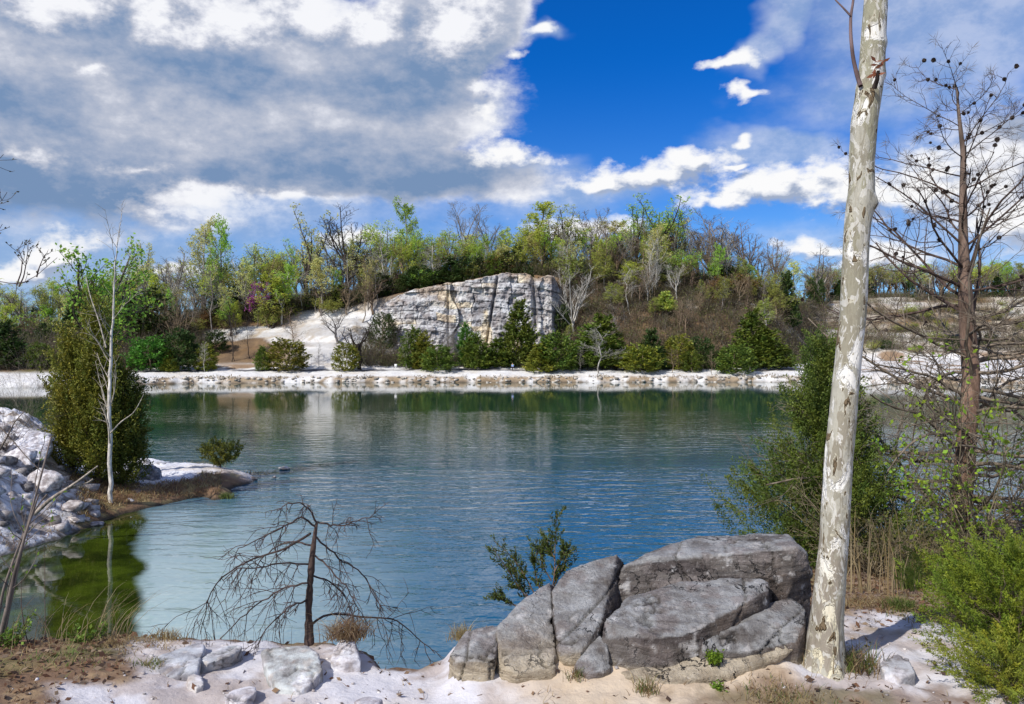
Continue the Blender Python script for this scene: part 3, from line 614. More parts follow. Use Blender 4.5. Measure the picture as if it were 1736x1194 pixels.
for v, (sh, rad) in enumerate(((cone, 3.0), (egg, 3.2), (column, 2.4), (cone, 3.4), (egg, 4.2))):
    proto('cedar%d' % v, stub(10, .18), plumes(300 + v, 10, rad, sh, 330, 18, .50, 1.35, lump=.42, inner=.45), M_NEEDLE)
proto('cedar5', stub(10, .18), plumes(309, 10, 4.6, ball, 330, 18, .55, 1.4, lump=.4, inner=.45), M_NEEDLE)
PH = {k: max(max(v.co.z for v in (m2 or m1).vertices), max(v.co.z for v in m1.vertices)) for k, (m1, m2, _) in PROTO.items()}
def width_of(m): a = np.zeros(len(m.vertices) * 3); m.vertices.foreach_get('co', a); a = a.reshape(-1, 3); return np.percentile(a[:, 0], 98) - np.percentile(a[:, 0], 2)
PW = {k: width_of(m2 or m1) for k, (m1, m2, _) in PROTO.items()}
BARKC = dict(dark=(.075, .06, .05), grey=(.27, .245, .22), pale=(.52, .50, .45), brown=(.24, .175, .12), tan=(.30, .23, .15))
LEAFC = dict(yellow=(.50, .62, .10), fresh=(.36, .58, .085), pale=(.62, .66, .26), olive=(.36, .42, .10), cedar=(.105, .155, .024), dark=(.046, .080, .020), gold=(.185, .205, .030), bright=(.07, .24, .03), pink=(.34, .09, .30), mauve=(.22, .13, .15), rust=(.20, .11, .04))
rngP = random.Random(5)
def plant(name, kind, px, Y, top_py, w_px=None, leaf='yellow', bark='grey', label=None, cat='tree', group=None, base=None):
    X = (px - CX) / F * Y; z = (base if base is not None else tz(X, Y)) - .15
    h = EYE + (CY - top_py) / F * Y - z; s = h / PH[kind]
    w = s if w_px is None else (w_px / F * Y) / PW[kind]
    o = thing(name, label, cat, (X, Y, z), group); o.rotation_euler = (0, 0, rngP.uniform(0, 6.28)); w *= 1.12 if 'cedar' in kind else 1; o.scale = (w, w, s)
    m1, m2, part = PROTO[kind]
    t = link('trunk', m1, o); t.color = BARKC[bark] + (1,)
    if m2: c = link(part, m2, o); c.color = (BARKC[bark] if part == 'twig_crown' else LEAFC[leaf]) + (1,)
    return o
# ---- named trees of the far side: kind, px, Y, top, width, leaf, bark, label
def cedars(rows, group):
    for (k, px, Y, top, w, tone, lab) in rows: plant('cedar_tree', 'cedar%d' % k, px, Y, top, w, tone, 'brown', lab, 'cedar', group)
cedars([(2, 445, 162, 583, 21, 'cedar', 'slim upright cedar alone on the white bank left of the broad shore cedar'), (1, 487, 163, 571, 56, 'gold', 'broad brownish round-topped cedar on the white bank below the sand slope'),
        (1, 586, 163, 578, 37, 'gold', 'brownish cedar on the bank beside the bare tree with spreading boughs'), (4, 650, 181, 527, 40, 'dark', 'dark round cedar on the rock where sand slope meets cliff'),
        (2, 700, 168, 549, 40, 'cedar', 'tall dark pointed cedar with a pale stem before the left of the cliff'), (2, 717, 166.5, 556, 32, 'gold', 'brownish pointed cedar leaning on the right of the tall dark one'), (1, 743, 163, 582, 46, 'cedar', 'mid green broad cedar nearest the water before the cliff'), (2, 806, 167, 558, 40, 'cedar', 'pointed cedar under the cream scar of the cliff'),
        (0, 843, 169, 570, 42, 'cedar', 'cone-shaped cedar just left of the walker in blue'), (2, 789, 170, 541, 26, 'bright', 'bright green narrow cedar top behind the pointed one under the cliff scar'),
        (0, 880, 171, 503, 54, 'cedar', 'tallest cedar of the bank, spire against the cliff right of the walker'), (0, 916, 163, 578, 40, 'gold', 'yellowish cedar on the bank right of the walker'), (1, 944, 164, 559, 56, 'cedar', 'broad green cedar joined to the right of the yellowish bank cedar'),
        (0, 1000, 170, 546, 60, 'cedar', 'broad cedar behind the left of the pale bare bank tree'), (0, 1022, 169, 528, 64, 'cedar', 'big dark cone cedar right behind the pale bare bank tree'), (1, 1086, 163, 580, 56, 'gold', 'yellow green bushy cedar in front of the dark spire cedar'), (0, 1104, 167, 553, 40, 'dark', 'dark spire cedar rising behind the yellow green bushy one'),
        (1, 1150, 168, 564, 44, 'gold', 'olive cedar between the dark spire and the round glossy evergreen'), (1, 1172, 165, 592, 32, 'cedar', 'low rounded cedar at the end of the olive cedar'), (5, 1186, 171, 565, 38, 'dark', 'round glossy dark evergreen at the slope foot'),
        (1, 1212, 168, 592, 32, 'dark', 'small dark round cedar left of the ball-shaped bank cedar'), (1, 1247, 162, 581, 52, 'cedar', 'ball-shaped cedar on the white bank at the right'), (0, 1276, 172, 520, 66, 'cedar', 'tall leaning cedar mass behind the ball-shaped bank cedar'), (1, 953, 182, 512, 24, 'dark', 'dark small evergreen against the right end of the cliff'), (0, 1303, 170, 553, 60, 'cedar', 'lower right half of the cedar pair behind the ball-shaped one'),
        (1, 1335, 176, 592, 20, 'dark', 'small dark cedar right at the end of the cedar pair'), (0, 1128, 186, 492, 34, 'olive', 'olive pine-like cedar halfway up the brown slope'), (2, 348, 161, 578, 32, 'gold', 'small yellow green cedar on the bank behind a pale sapling'), (1, 366, 176, 557, 32, 'dark', 'dark shrubby cedar on the white ledge above the bank'),
        (1, 255, 158, 566, 58, 'bright', 'bright emerald bushy evergreen on the left bank'), (1, 303, 160, 552, 50, 'dark', 'dark tall cedar beside the emerald evergreen'), (0, 287, 157.5, 592, 22, 'gold', 'small yellow green cedar before the dark tall one on the left bank'), (1, 246, 176, 482, 72, 'dark', 'large dark cedar in the wood above the emerald evergreen'),
        (1, 66, 150, 578, 34, 'cedar', 'green cedar by the water at the far left bank'), (5, 90, 166, 540, 44, 'dark', 'dark round cedar left of the large left cedar top'), (5, 55, 168, 556, 34, 'dark', 'dark low round cedar beside the faint purple bush'), (0, 132, 172, 486, 42, 'dark', 'dark cedar in shade behind the top of the big left cedar'), (0, 8, 150, 540, 60, 'dark', 'dark cedar cut by the left edge of the view')], 'cedars along the far bank')
cedars([(2, 897, 187, 445, 25, 'dark', 'dark cedar standing in the notch of the cliff top'), (0, 877, 194, 412, 30, 'dark', 'dark pointed cedar at the cliff top left of the notch'), (0, 858, 194, 424, 30, 'dark', 'dark cedar in the middle of the cliff top'), (0, 931, 195, 436, 26, 'dark', 'dark cedar at the right end of the cliff top'),
        (1, 838, 193, 430, 30, 'cedar', 'greener round cedar on the cliff top'), (0, 812, 193, 432, 26, 'dark', 'dark slim cedar on the cliff edge where it starts to level'), (1, 785, 193, 432, 34, 'dark', 'dark stout cedar on the rising cliff edge'), (0, 762, 192, 433, 44, 'dark', 'large dark conical cedar right of the white-trunked tree on the cliff edge'), (1, 712, 191, 448, 46, 'dark', 'dark broad cedar left of the white-trunked tree on the cliff edge'),
        (1, 690, 191, 462, 30, 'dark', 'low dark cedar at the left start of the cliff edge'), (1, 644, 193, 462, 44, 'dark', 'dark round cedar at the wood edge above the sand slope'), (0, 578, 194, 482, 32, 'dark', 'dark pointed cedar above the top of the sand slope'), (0, 533, 194, 486, 28, 'dark', 'narrow dark cedar right of the tall yellow-green tree'), (0, 472, 192, 478, 36, 'dark', 'dark cedar right of the purple redbud'), (1, 430, 192, 505, 34, 'dark', 'dark cedar below the purple redbud'), (1, 375, 190, 505, 40, 'dark', 'dark spreading cedar left of the purple redbud'), (0, 408, 196, 478, 36, 'dark', 'dark cedar close behind the purple redbud'),
        (1, 1214, 203, 448, 34, 'dark', 'dark cedar left of the pair above the ochre soil'), (1, 1248, 203, 450, 36, 'dark', 'dark cedar right of the pair above the ochre soil'), (0, 1334, 206, 455, 34, 'dark', 'spire cedar on the low end of the ridge'), (5, 1382, 262, 466, 28, 'dark', 'round dark cedar on the skyline left of the mottled trunk'), (0, 1045, 204, 398, 40, 'dark', 'dark cedar deep among the ridge trees right of the cliff'), (1, 1115, 204, 402, 40, 'olive', 'olive evergreen among the tallest ridge trees')], 'cedars on the ridge')
def trees(rows, group):
    for (k, px, Y, top, w, leaf, bark, lab) in rows:
        nm = 'bare_tree' if PROTO[k][2] == 'twig_crown' else 'leafing_tree'
        plant(nm, k, px, Y, top, w, leaf, bark, lab, 'tree', group)
trees([('leafy_loose0', 520, 196, 342, 70, 'pale', 'dark', 'tall yellow-green tree with a long bare stem above the sand slope'), ('bare_tree0', 586, 197, 345, 84, None, 'dark', 'big dark forked bare tree on the skyline above the sand slope'),
       ('leafy_tall0', 690, 205, 332, 42, 'fresh', 'grey', 'narrow light green tree top poking above the wood left of the cliff'), ('leafy_round0', 655, 200, 378, 80, 'yellow', 'grey', 'full yellow-green domed tree behind the pale branched sycamore'), ('leafy_round1', 742, 200, 381, 76, 'yellow', 'grey', 'full yellow-green domed tree above the left part of the cliff'), ('leafy_round2', 700, 202, 390, 60, 'fresh', 'grey', 'greener domed tree between the two yellow-green domes'),
       ('slim_bare0', 649, 195, 392, 46, None, 'pale', 'white-branched slender sycamore in front of the yellow-green dome'), ('slim_bare1', 738, 192, 407, 44, None, 'pale', 'white-trunked bare tree standing on the cliff edge among cedars'), ('bare_tree1', 785, 206, 338, 56, None, 'grey', 'pale grey bare tree on the skyline above the left of the cliff'), ('bare_tree2', 825, 208, 352, 50, None, 'grey', 'fine grey bare tree next to the pale one on the skyline'),
       ('leafy_tall1', 345, 192, 362, 44, 'pale', 'pale', 'twin poplar with pale leaves, its left stem'), ('leafy_tall2', 372, 193, 361, 46, 'fresh', 'grey', 'twin poplar with greener leaves, its right stem'), ('leafy_loose1', 247, 186, 405, 46, 'pale', 'grey', 'pale brown-green tree right of the big green tree crown'), ('bare_tree0', 298, 188, 420, 56, None, 'grey', 'thin grey bare tree left of the twin poplars'),
       ('leafy_tall0', 910, 200, 338, 60, 'yellow', 'brown', 'tall golden-green tree over the right of the cliff top'), ('leafy_loose0', 958, 202, 345, 70, 'yellow', 'dark', 'tall loose yellow-green tree just right of the cliff'), ('bare_tree1', 1000, 206, 352, 62, None, 'grey', 'bare grey tree between the golden-green trees right of the cliff'), ('leafy_loose1', 1080, 203, 345, 60, 'fresh', 'dark', 'leafing tree left beside the tallest ridge tree'), ('leafy_loose0', 1106, 203, 323, 84, 'fresh', 'dark', 'tallest leafing tree on the ridge crest right of the cliff'),
       ('slim_bare0', 1162, 205, 338, 46, None, 'dark', 'dark-stemmed bare tree right after the tallest ridge tree'), ('leafy_loose1', 1148, 203, 350, 40, 'fresh', 'dark', 'tree with a dark leaning stem beside the tallest ridge tree'), ('bare_tree2', 1218, 207, 349, 76, None, 'grey', 'wide bluish bare tree on the ridge over the ochre soil'), ('bare_tree0', 1262, 207, 374, 60, None, 'brown', 'round-headed bare tree right of the wide bluish one'), ('bare_tree1', 1312, 208, 402, 52, None, 'brown', 'brownish bare tree where the ridge falls away'), ('bare_tree2', 1388, 266, 416, 62, None, 'grey', 'grey bare tree on low skyline left of mottled trunk'),
       ('pale_forked', 973, 181, 448, 92, None, 'pale', 'spreading white-limbed sycamore on the slope right of the cliff'), ('slim_bare1', 1068, 184, 446, 46, None, 'pale', 'slender white sycamore on the middle of the brown slope'), ('slim_bare0', 1101, 190, 395, 40, None, 'pale', 'tall straight pale stem below the tallest ridge tree'), ('leafy_tall1', 1071, 190, 440, 36, 'yellow', 'grey', 'small yellow leafing tree above the slender white sycamore'), ('slim_bare1', 955, 192, 385, 40, None, 'pale', 'straight pale stem at the right corner of the cliff'),
       ('bare_tree0', 610, 166, 543, 72, None, 'dark', 'dark bare tree with spreading boughs on the bank below the sand slope'), ('slim_bare1', 1015, 161, 549, 52, None, 'pale', 'pale bare tree on the bank in front of the big cone cedar'), ('slim_bare0', 983, 162, 588, 16, None, 'grey', 'thin grey sapling on the bank before the joined cedars'), ('slim_bare0', 1139, 163, 588, 26, None, 'tan', 'pale sapling on the bank under the olive cedar'), ('slim_bare1', 1208, 161, 590, 18, None, 'tan', 'thin pale sapling left of the ball-shaped cedar'),
       ('slim_bare0', 347, 158.5, 578, 18, None, 'pale', 'whitish sapling in front of the small yellow green cedar'), ('slim_bare0', 393, 171, 515, 26, None, 'dark', 'dark slim stem left of the pair on the brown patch'), ('slim_bare1', 398, 171.5, 520, 24, None, 'dark', 'dark slim stem right of the pair on the brown patch'), ('slim_bare1', 424, 173, 528, 26, None, 'dark', 'lone dark slim tree on the brown patch near the ledge'), ('slim_bare0', 497, 168, 520, 44, None, 'brown', 'twiggy brown bare tree behind the broad brownish cedar'), ('bare_tree1', 573, 178, 522, 56, None, 'grey', 'faint grey bare tree on the white slope'),
       ('slim_bare1', 670, 170, 535, 34, None, 'dark', 'dark thin stem below the round cedar of the rock'), ('round_brush', 764, 168, 532, 50, None, 'grey', 'grey twiggy tree in front of the cliff'), ('slim_bare0', 690, 166, 560, 18, None, 'pale', 'pale stem among the pointed cedars before the cliff'), ('slim_bare1', 540, 167, 580, 12, None, 'grey', 'tiny thin sapling on the open white slope'),
       ('round_brush', 300, 174, 488, 84, None, 'tan', 'round tan twiggy bush above the dark tall cedar'), ('round_brush', 195, 165, 520, 60, None, 'brown', 'brown twiggy bush behind the white dead stem')], 'trees of the far side')
for (px, Y, top, w, leaf, lab) in ((437, 188, 474, 36, 'pink', 'vivid purple redbud blooming in the wood left of the sand slope'), (30, 168, 556, 34, 'mauve', 'faint purple redbud low in the far left wood'), (680, 197, 445, 34, 'mauve', 'dusky pink redbud above the start of the cliff'), (1128, 206, 398, 40, 'mauve', 'dusky red budding tree among the tallest ridge trees')):
    plant('redbud_tree', 'redbud', px, Y, top, w, leaf, 'grey', lab, 'tree', 'redbuds')
# ---- the crowd of trees between them
ZONES = [(-90, 60, 'at the far left end of view'), (60, 140, 'left of the big green crown'), (140, 230, 'behind the big green crown'), (230, 300, 'above the emerald evergreen'), (300, 360, 'around the twin poplars'), (360, 430, 'just left of the purple redbud'), (430, 500, 'just right of the purple redbud'), (500, 560, 'around the tall yellow-green tree'), (560, 630, 'around the big forked bare tree'),
         (630, 700, 'above the start of the cliff'), (700, 770, 'over the lower cliff edge'), (770, 830, 'over the mid cliff edge'), (830, 900, 'over the cliff top'), (900, 960, 'over the right cliff corner'), (960, 1030, 'on the ridge just right of the cliff'), (1030, 1100, 'on the ridge left of its tallest tree'), (1100, 1170, 'on the ridge around its tallest tree'), (1170, 1235, 'on the ridge above the ochre soil'), (1235, 1300, 'on the ridge end beyond the ochre soil'), (1300, 1370, 'where the ridge drops to the right'), (1370, 1440, 'on low skyline left of mottled trunk'), (1440, 1580, 'above the quarry wall between trunk and pine'), (1580, 1800, 'above the quarry wall behind the pine')]
SKX = [-90, 60, 100, 230, 300, 420, 470, 560, 640, 740, 800, 870, 940, 1000, 1060, 1150, 1220, 1280, 1330, 1400, 1450, 1600, 1800]
SKY_ = [468, 470, 466, 440, 428, 432, 402, 402, 392, 386, 392, 372, 366, 372, 355, 360, 372, 405, 432, 444, 446, 440, 438]
def zone(px): return next(z for a, b, z in ZONES if a <= px < b)
rg = random.Random(11)
KN = dict(leafy_tall='slender', leafy_round='round-headed', leafy_loose='loose open', bare_tree='spreading bare', slim_bare='slim bare', cedar='evergreen')
WORD = dict(yellow='yellow-green', fresh='fresh green', pale='pale green', olive='olive', grey='grey', brown='brown', pale_b='whitish', dark='dark', tan='tan')
def filler(px, Y, top, row):
    lush = np.interp(px, [-90, 130, 230, 420, 600, 640, 780, 850, 1000, 1150, 1230, 1300, 1450, 1800], [.75, .7, .5, .45, .45, .85, .85, .6, .55, .5, .2, .15, .35, .4])
    r = rg.random()
    if r < lush: k = rg.choice(['leafy_tall', 'leafy_tall', 'leafy_loose', 'leafy_loose', 'leafy_round'])
    elif r < lush + (1 - lush) * .85: k = rg.choice(['bare_tree', 'slim_bare', 'bare_tree'])
    else: k = 'cedar'
    n_ = dict(leafy_tall=3, leafy_round=3, leafy_loose=2, bare_tree=3, slim_bare=2, cedar=2)[k]
    leaf = 'dark' if k == 'cedar' else rg.choice(['yellow', 'yellow', 'fresh', 'pale', 'olive']); bark = rg.choice(['grey', 'grey', 'brown', 'tan', 'pale'] if 'bare' in k else ['grey', 'dark', 'brown'])
    X = (px - CX) / F * Y; hp = CY - (tz(X, Y) - EYE) / Y * F - top
    w = max(18, hp) * dict(leafy_tall=.42, leafy_round=.62, leafy_loose=.5, bare_tree=.6, slim_bare=.4, cedar=.5)[k] * rg.uniform(.8, 1.25)
    if k == 'cedar': top += hp * .35; w *= .6
    size = 'tall' if hp > 95 else 'short' if hp < 60 else 'mid-sized'
    tone = WORD['pale_b' if bark == 'pale' else bark] if 'bare' in k else 'dark' if k == 'cedar' else WORD[leaf]
    nm = 'cedar_tree' if k == 'cedar' else 'bare_tree' if 'bare' in k else 'leafing_tree'
    plant(nm, '%s%d' % (k, rg.randrange(n_)), px, Y, top, w, leaf, bark, '%s %s %s tree %s%s' % (size, tone, KN[k], row, zone(px)), 'tree', 'trees crowding ' + zone(px))
for i in range(118):
    px = -70 + 1500 * (i + rg.random()) / 118; yc = np.interp(px, TPX, Y_C)
    filler(px, yc + rg.uniform(3, 26), np.interp(px, SKX, SKY_) + abs(rg.gauss(0, 13)) + 1, 'at back ')
for i in range(60):
    px = -70 + 1390 * (i + rg.random()) / 60; yc = np.interp(px, TPX, Y_C)
    if 640 < px < 950: Y = yc + rg.uniform(5, 9)
    else: Y = yc - rg.uniform(-4, 6)
    sk = np.interp(px, SKX, SKY_); gp = CY - (tz((px - CX) / F * Y, Y) - EYE) / Y * F
    filler(px, Y, sk + (gp - sk) * rg.uniform(.3, .65), 'in front ')
for v in range(2):
    s = grow(210 + v, straight(1.2, seed=40 + v), np.linspace(.12, .1, 9), [dict(m=11, ang=38, abs=5.5, t0=.1, wig=.12, up=.10, n=6, fall=.1, rr=.6), dict(m=7, ang=42, len=.42, t0=.15, wig=.14, up=.06, rmin=.03, n=5), dict(m=5, ang=48, len=.5, t0=.15, wig=.2, up=.02, n=4, rmin=.02)])
    proto('shrub%d' % v, wood(s), foliage(v + 70, s[3], 7, .31, .32), M_LEAF); k = 'shrub%d' % v; PH[k] = max(q.co.z for q in PROTO[k][1].vertices); PW[k] = width_of(PROTO[k][1])
for i in range(64):
    px = -80 + 1420 * (i + rg.random()) / 64; yc = np.interp(px, TPX, Y_C); Y = yc + (rg.uniform(4, 9) if 640 < px < 955 else rg.uniform(-5, 8)); 
    gp = CY - (tz((px - CX) / F * Y, Y) - EYE) / Y * F; hp = rg.uniform(26, 50); leaf = rg.choice(['olive', 'olive', 'fresh', 'olive', 'rust'] if px < 1200 else ['olive', 'rust', 'olive'])
    plant('shrub', 'shrub%d' % (i % 2), px, Y, gp - hp, hp * rg.uniform(1.0, 1.5), leaf, 'brown', '%s %s shrub under the trees %s' % ('taller' if hp > 38 else 'low', dict(yellow='yellow-green', fresh='fresh green', olive='olive', rust='rusty brown')[leaf], zone(px)), 'shrub', 'understory shrubs of the far wood')
for i in range(62):     # thin pale stems that stripe the front of the wood
    px = 100 + 1230 * (i + rg.random()) / 62; yc = np.interp(px, TPX, Y_C); Y = yc + (rg.uniform(3.5, 7) if 640 < px < 955 else rg.uniform(-6, 3)); gp = CY - (tz((px - CX) / F * Y, Y) - EYE) / Y * F; sk = np.interp(px, SKX, SKY_); hp = (gp - sk) * rg.uniform(.55, .95); bk = rg.choice(['pale', 'grey', 'tan', 'grey', 'pale']); lf = rg.random() < .4
    plant('leafing_tree' if lf else 'bare_tree', 'leafy_tall%d' % rg.randrange(3) if lf else 'slim_bare%d' % rg.randrange(2), px, Y, gp - hp, hp * rg.uniform(.26, .4), rg.choice(['fresh', 'yellow', 'pale']), bk, '%s thin %s-stemmed %s tree in front %s' % ('taller' if hp > 75 else 'shorter', WORD['pale_b' if bk == 'pale' else bk], 'budding' if lf else 'bare', zone(px)), 'tree', 'thin stems along the front of the far wood')
for i in range(90):
    px = 1375 + 405 * (i + rg.random()) / 90
    filler(px, rg.uniform(277, 300), np.interp(px, SKX, SKY_) + abs(rg.gauss(0, 9)), '')
for i in range(34):
    px = 1440 + 340 * (i + rg.random()) / 34; Y = rg.uniform(229, 272); gp = CY - (tz((px - CX) / F * Y, Y) - EYE) / Y * F; hp = rg.uniform(9, 22); k = rg.choice(['round_brush', 'shrub0', 'shrub1', 'cedar4']); nm = 'bare_bush' if k == 'round_brush' else 'cedar_tree' if 'cedar' in k else 'shrub'
    plant(nm, k, px, Y, gp - hp, hp * rg.uniform(1, 1.6), 'dark' if 'cedar' in k else 'olive', 'tan', '%s growing on the %s quarry wall %s' % (dict(bare_bush='tan bare bush', cedar_tree='dark round cedar', shrub='olive shrub')[nm], 'upper' if Y > 250 else 'lower', 'behind the pine' if px > 1560 else 'between trunk and pine'), 'bush', 'bushes on the far quarry wall')
for i in range(84):     # young bare trees over the brown slope
    px = rg.uniform(950, 1370); yf, yc = np.interp(px, TPX, Y_F), np.interp(px, TPX, Y_C); Y = yf + 4 + (yc - yf) * rg.random() ** .8
    gp = CY - (tz((px - CX) / F * Y, Y) - EYE) / Y * F; k = rg.choice(['slim_bare0', 'slim_bare1', 'bare_tree1', 'leafy_tall2']); hp = rg.uniform(34, 70)
    where = 'beside the cliff' if px < 1010 else 'round the slender white sycamore' if px < 1120 else 'below the ochre soil' if px < 1250 else 'along the pale ridge track'
    bk = rg.choice(['grey', 'pale', 'tan', 'brown']); nm = 'leafing_tree' if 'leafy' in k else 'bare_tree'
    plant(nm, k, px, Y, gp - hp, hp * rg.uniform(.35, .55), 'olive', bk, '%s %s %s tree on the %s slope %s' % ('taller' if hp > 52 else 'small', WORD['pale_b' if bk == 'pale' else bk], 'budding' if 'leafy' in k else 'bare', 'upper' if gp < 535 else 'lower', where), 'tree', 'young trees on the brown slope')
# ---- brush, dry grass and shore rubble that nobody could count
def brush():
    rng = np.random.default_rng(77); mb = MB(); N = 9000
    px = np.concatenate([rng.uniform(945, 1400, 4200), rng.uniform(-80, 650, 3000), rng.uniform(650, 960, 900), rng.uniform(1370, 1800, 2300), rng.uniform(610, 960, 700)])
    yf, yc, y0 = np.interp(px, TPX, Y_F), np.interp(px, TPX, Y_C), np.interp(px, TPX, Y_0); t = rng.random(len(px))
    Y = np.where((px > 945) & (px < 1370), yf - 3 + (yc - yf + 16) * t, np.where(px < 340, yf - 2 + (yc + 12 - yf) * t, np.where(px < 650, yc - 1 + 16 * t, np.where(px < 950, yc + 2 + 10 * t, yf + 7 + (yc - yf + 14) * t))))
    ft = np.arange(len(px)) >= len(px) - 700; Y = np.where(ft, yf - 3 + 7 * t, Y); k = ~((px > 640) & (px < 950) & (Y < 192)) | ft; px, Y, yc = px[k], Y[k], yc[k]; N = len(px)
    z = terrain(px, Y); X = (px - CX) / F * Y; m = 9
    base = np.stack([X, Y, z - .1], 1)[:, None] + rng.normal(size=(N, m, 3)) * np.array([.6, .6, 0])
    hgt = (.9 + 2.2 * rng.random((N, 1)) + 3.4 * ((px < 650) | ((Y > yc - 3) & (px < 1330)))[:, None] * rng.random((N, 1))) * (.6 + .6 * rng.random((N, m))); d = nrm(np.stack([rng.normal(size=(N, m)) * .35, rng.normal(size=(N, m)) * .35, np.ones((N, m))], 2))
    P = run(rng, base.reshape(-1, 3), d.reshape(-1, 3), hgt.reshape(-1), 3, .25, 0); Rr = np.full((N * m, 1), .035) * np.array([1, .8, .4])
    pal = np.array([(.22, .17, .11), (.29, .235, .16), (.17, .135, .10), (.30, .28, .22), (.17, .19, .07)]); c = pal[rng.integers(0, 5, N)]
    tubes(mb, list(zip(P, Rr)), 3, np.repeat(c, m * 9, 0))
    q = 16; cc = base[:, :1] + rng.normal(size=(N, q, 3)) * np.array([.9, .9, .55]) + np.array([0, 0, .65]) * hgt[:, :1, None]
    lp = np.array([(.26, .20, .12), (.23, .27, .07), (.32, .28, .17), (.19, .18, .09)]); lc = np.repeat(lp[rng.integers(0, 4, N)], q, 0) * (.7 + .6 * rng.random((N * q, 1)))
    leaves(mb, cc.reshape(-1, 3), rng.normal(size=(N * q, 3)), .30 * (.5 + rng.random(N * q)), .5, rng, lc)
    tag(link('brush_undergrowth', mb.mesh('brush_undergrowth', M_LEAF)), 'brown and olive leafless brush covering the far slopes', kind='stuff')
    # dry grass and small stones along the water line
    mb = MB(); N = 3000; px = rng.uniform(120, 1800, N); X0 = (px - CX) / F * 155; clump = fbm(P3(X0 * .35, 0 * X0, 0 * X0), 3, 81); k = clump > -.03; px = px[k]; X0 = X0[k]; N = len(px)
    y0 = np.interp(px, TPX, Y_0); y0 = y0 + 3.0 * fbm(P3(X0 * .12, 0 * X0, 0 * X0), 4, 5); Y = y0 + rng.uniform(.5, 2.6, N); z = terrain(px, Y); X = (px - CX) / F * Y
    c = np.stack([X, Y, z - .05], 1); dd = np.stack([rng.normal(size=N) * .4, rng.normal(size=N) * .4, np.ones(N)], 1)
    pal = np.array([(.40, .31, .17), (.28, .20, .10), (.22, .21, .08), (.33, .24, .15)])
    leaves(mb, c, dd,   .22 + .36 * rng.random(N), .3, rng, pal[rng.integers(0, 4, N)])
    tag(link('dry_grass', mb.mesh('dry_grass', M_LEAF)), 'dry tan grass tufts along the far water line', kind='stuff')
    mb = MB(); N = 420; px = rng.uniform(100, 1800, N); y0 = np.interp(px, TPX, Y_0); X0 = (px - CX) / F * y0; y0 = y0 + 3.0 * fbm(P3(X0 * .12, 0 * X0, 0 * X0), 4, 5); Y = y0 + rng.uniform(-.1, 1.7, N) ; z = np.maximum(terrain(px, Y), -.05); X = (px - CX) / F * Y
    ic = np.array([(x, y, zz) for x in (-1, 1) for y in (-1, 1) for zz in (-1, 1)], float); fq = [(0, 1, 3, 2), (4, 6, 7, 5), (0, 4, 5, 1), (2, 3, 7, 6), (0, 2, 6, 4), (1, 5, 7, 3)]
    for i in range(N):
        s = rng.uniform(.07, .30) * np.array([1.3, 1, .8]); v = (ic * (.75 + .5 * rng.random((8, 3)))) * s
        g = rng.choice([.66, .55, .42, .25]); mb.put(v + (X[i], Y[i], z[i] + .05), quads=fq, col=np.array((g, g * .92, g * .78)))
    tag(link('shore_rubble', mb.mesh('shore_rubble', M_STONE)), 'broken pale stones strewn along the far water line', kind='stuff')
brush()
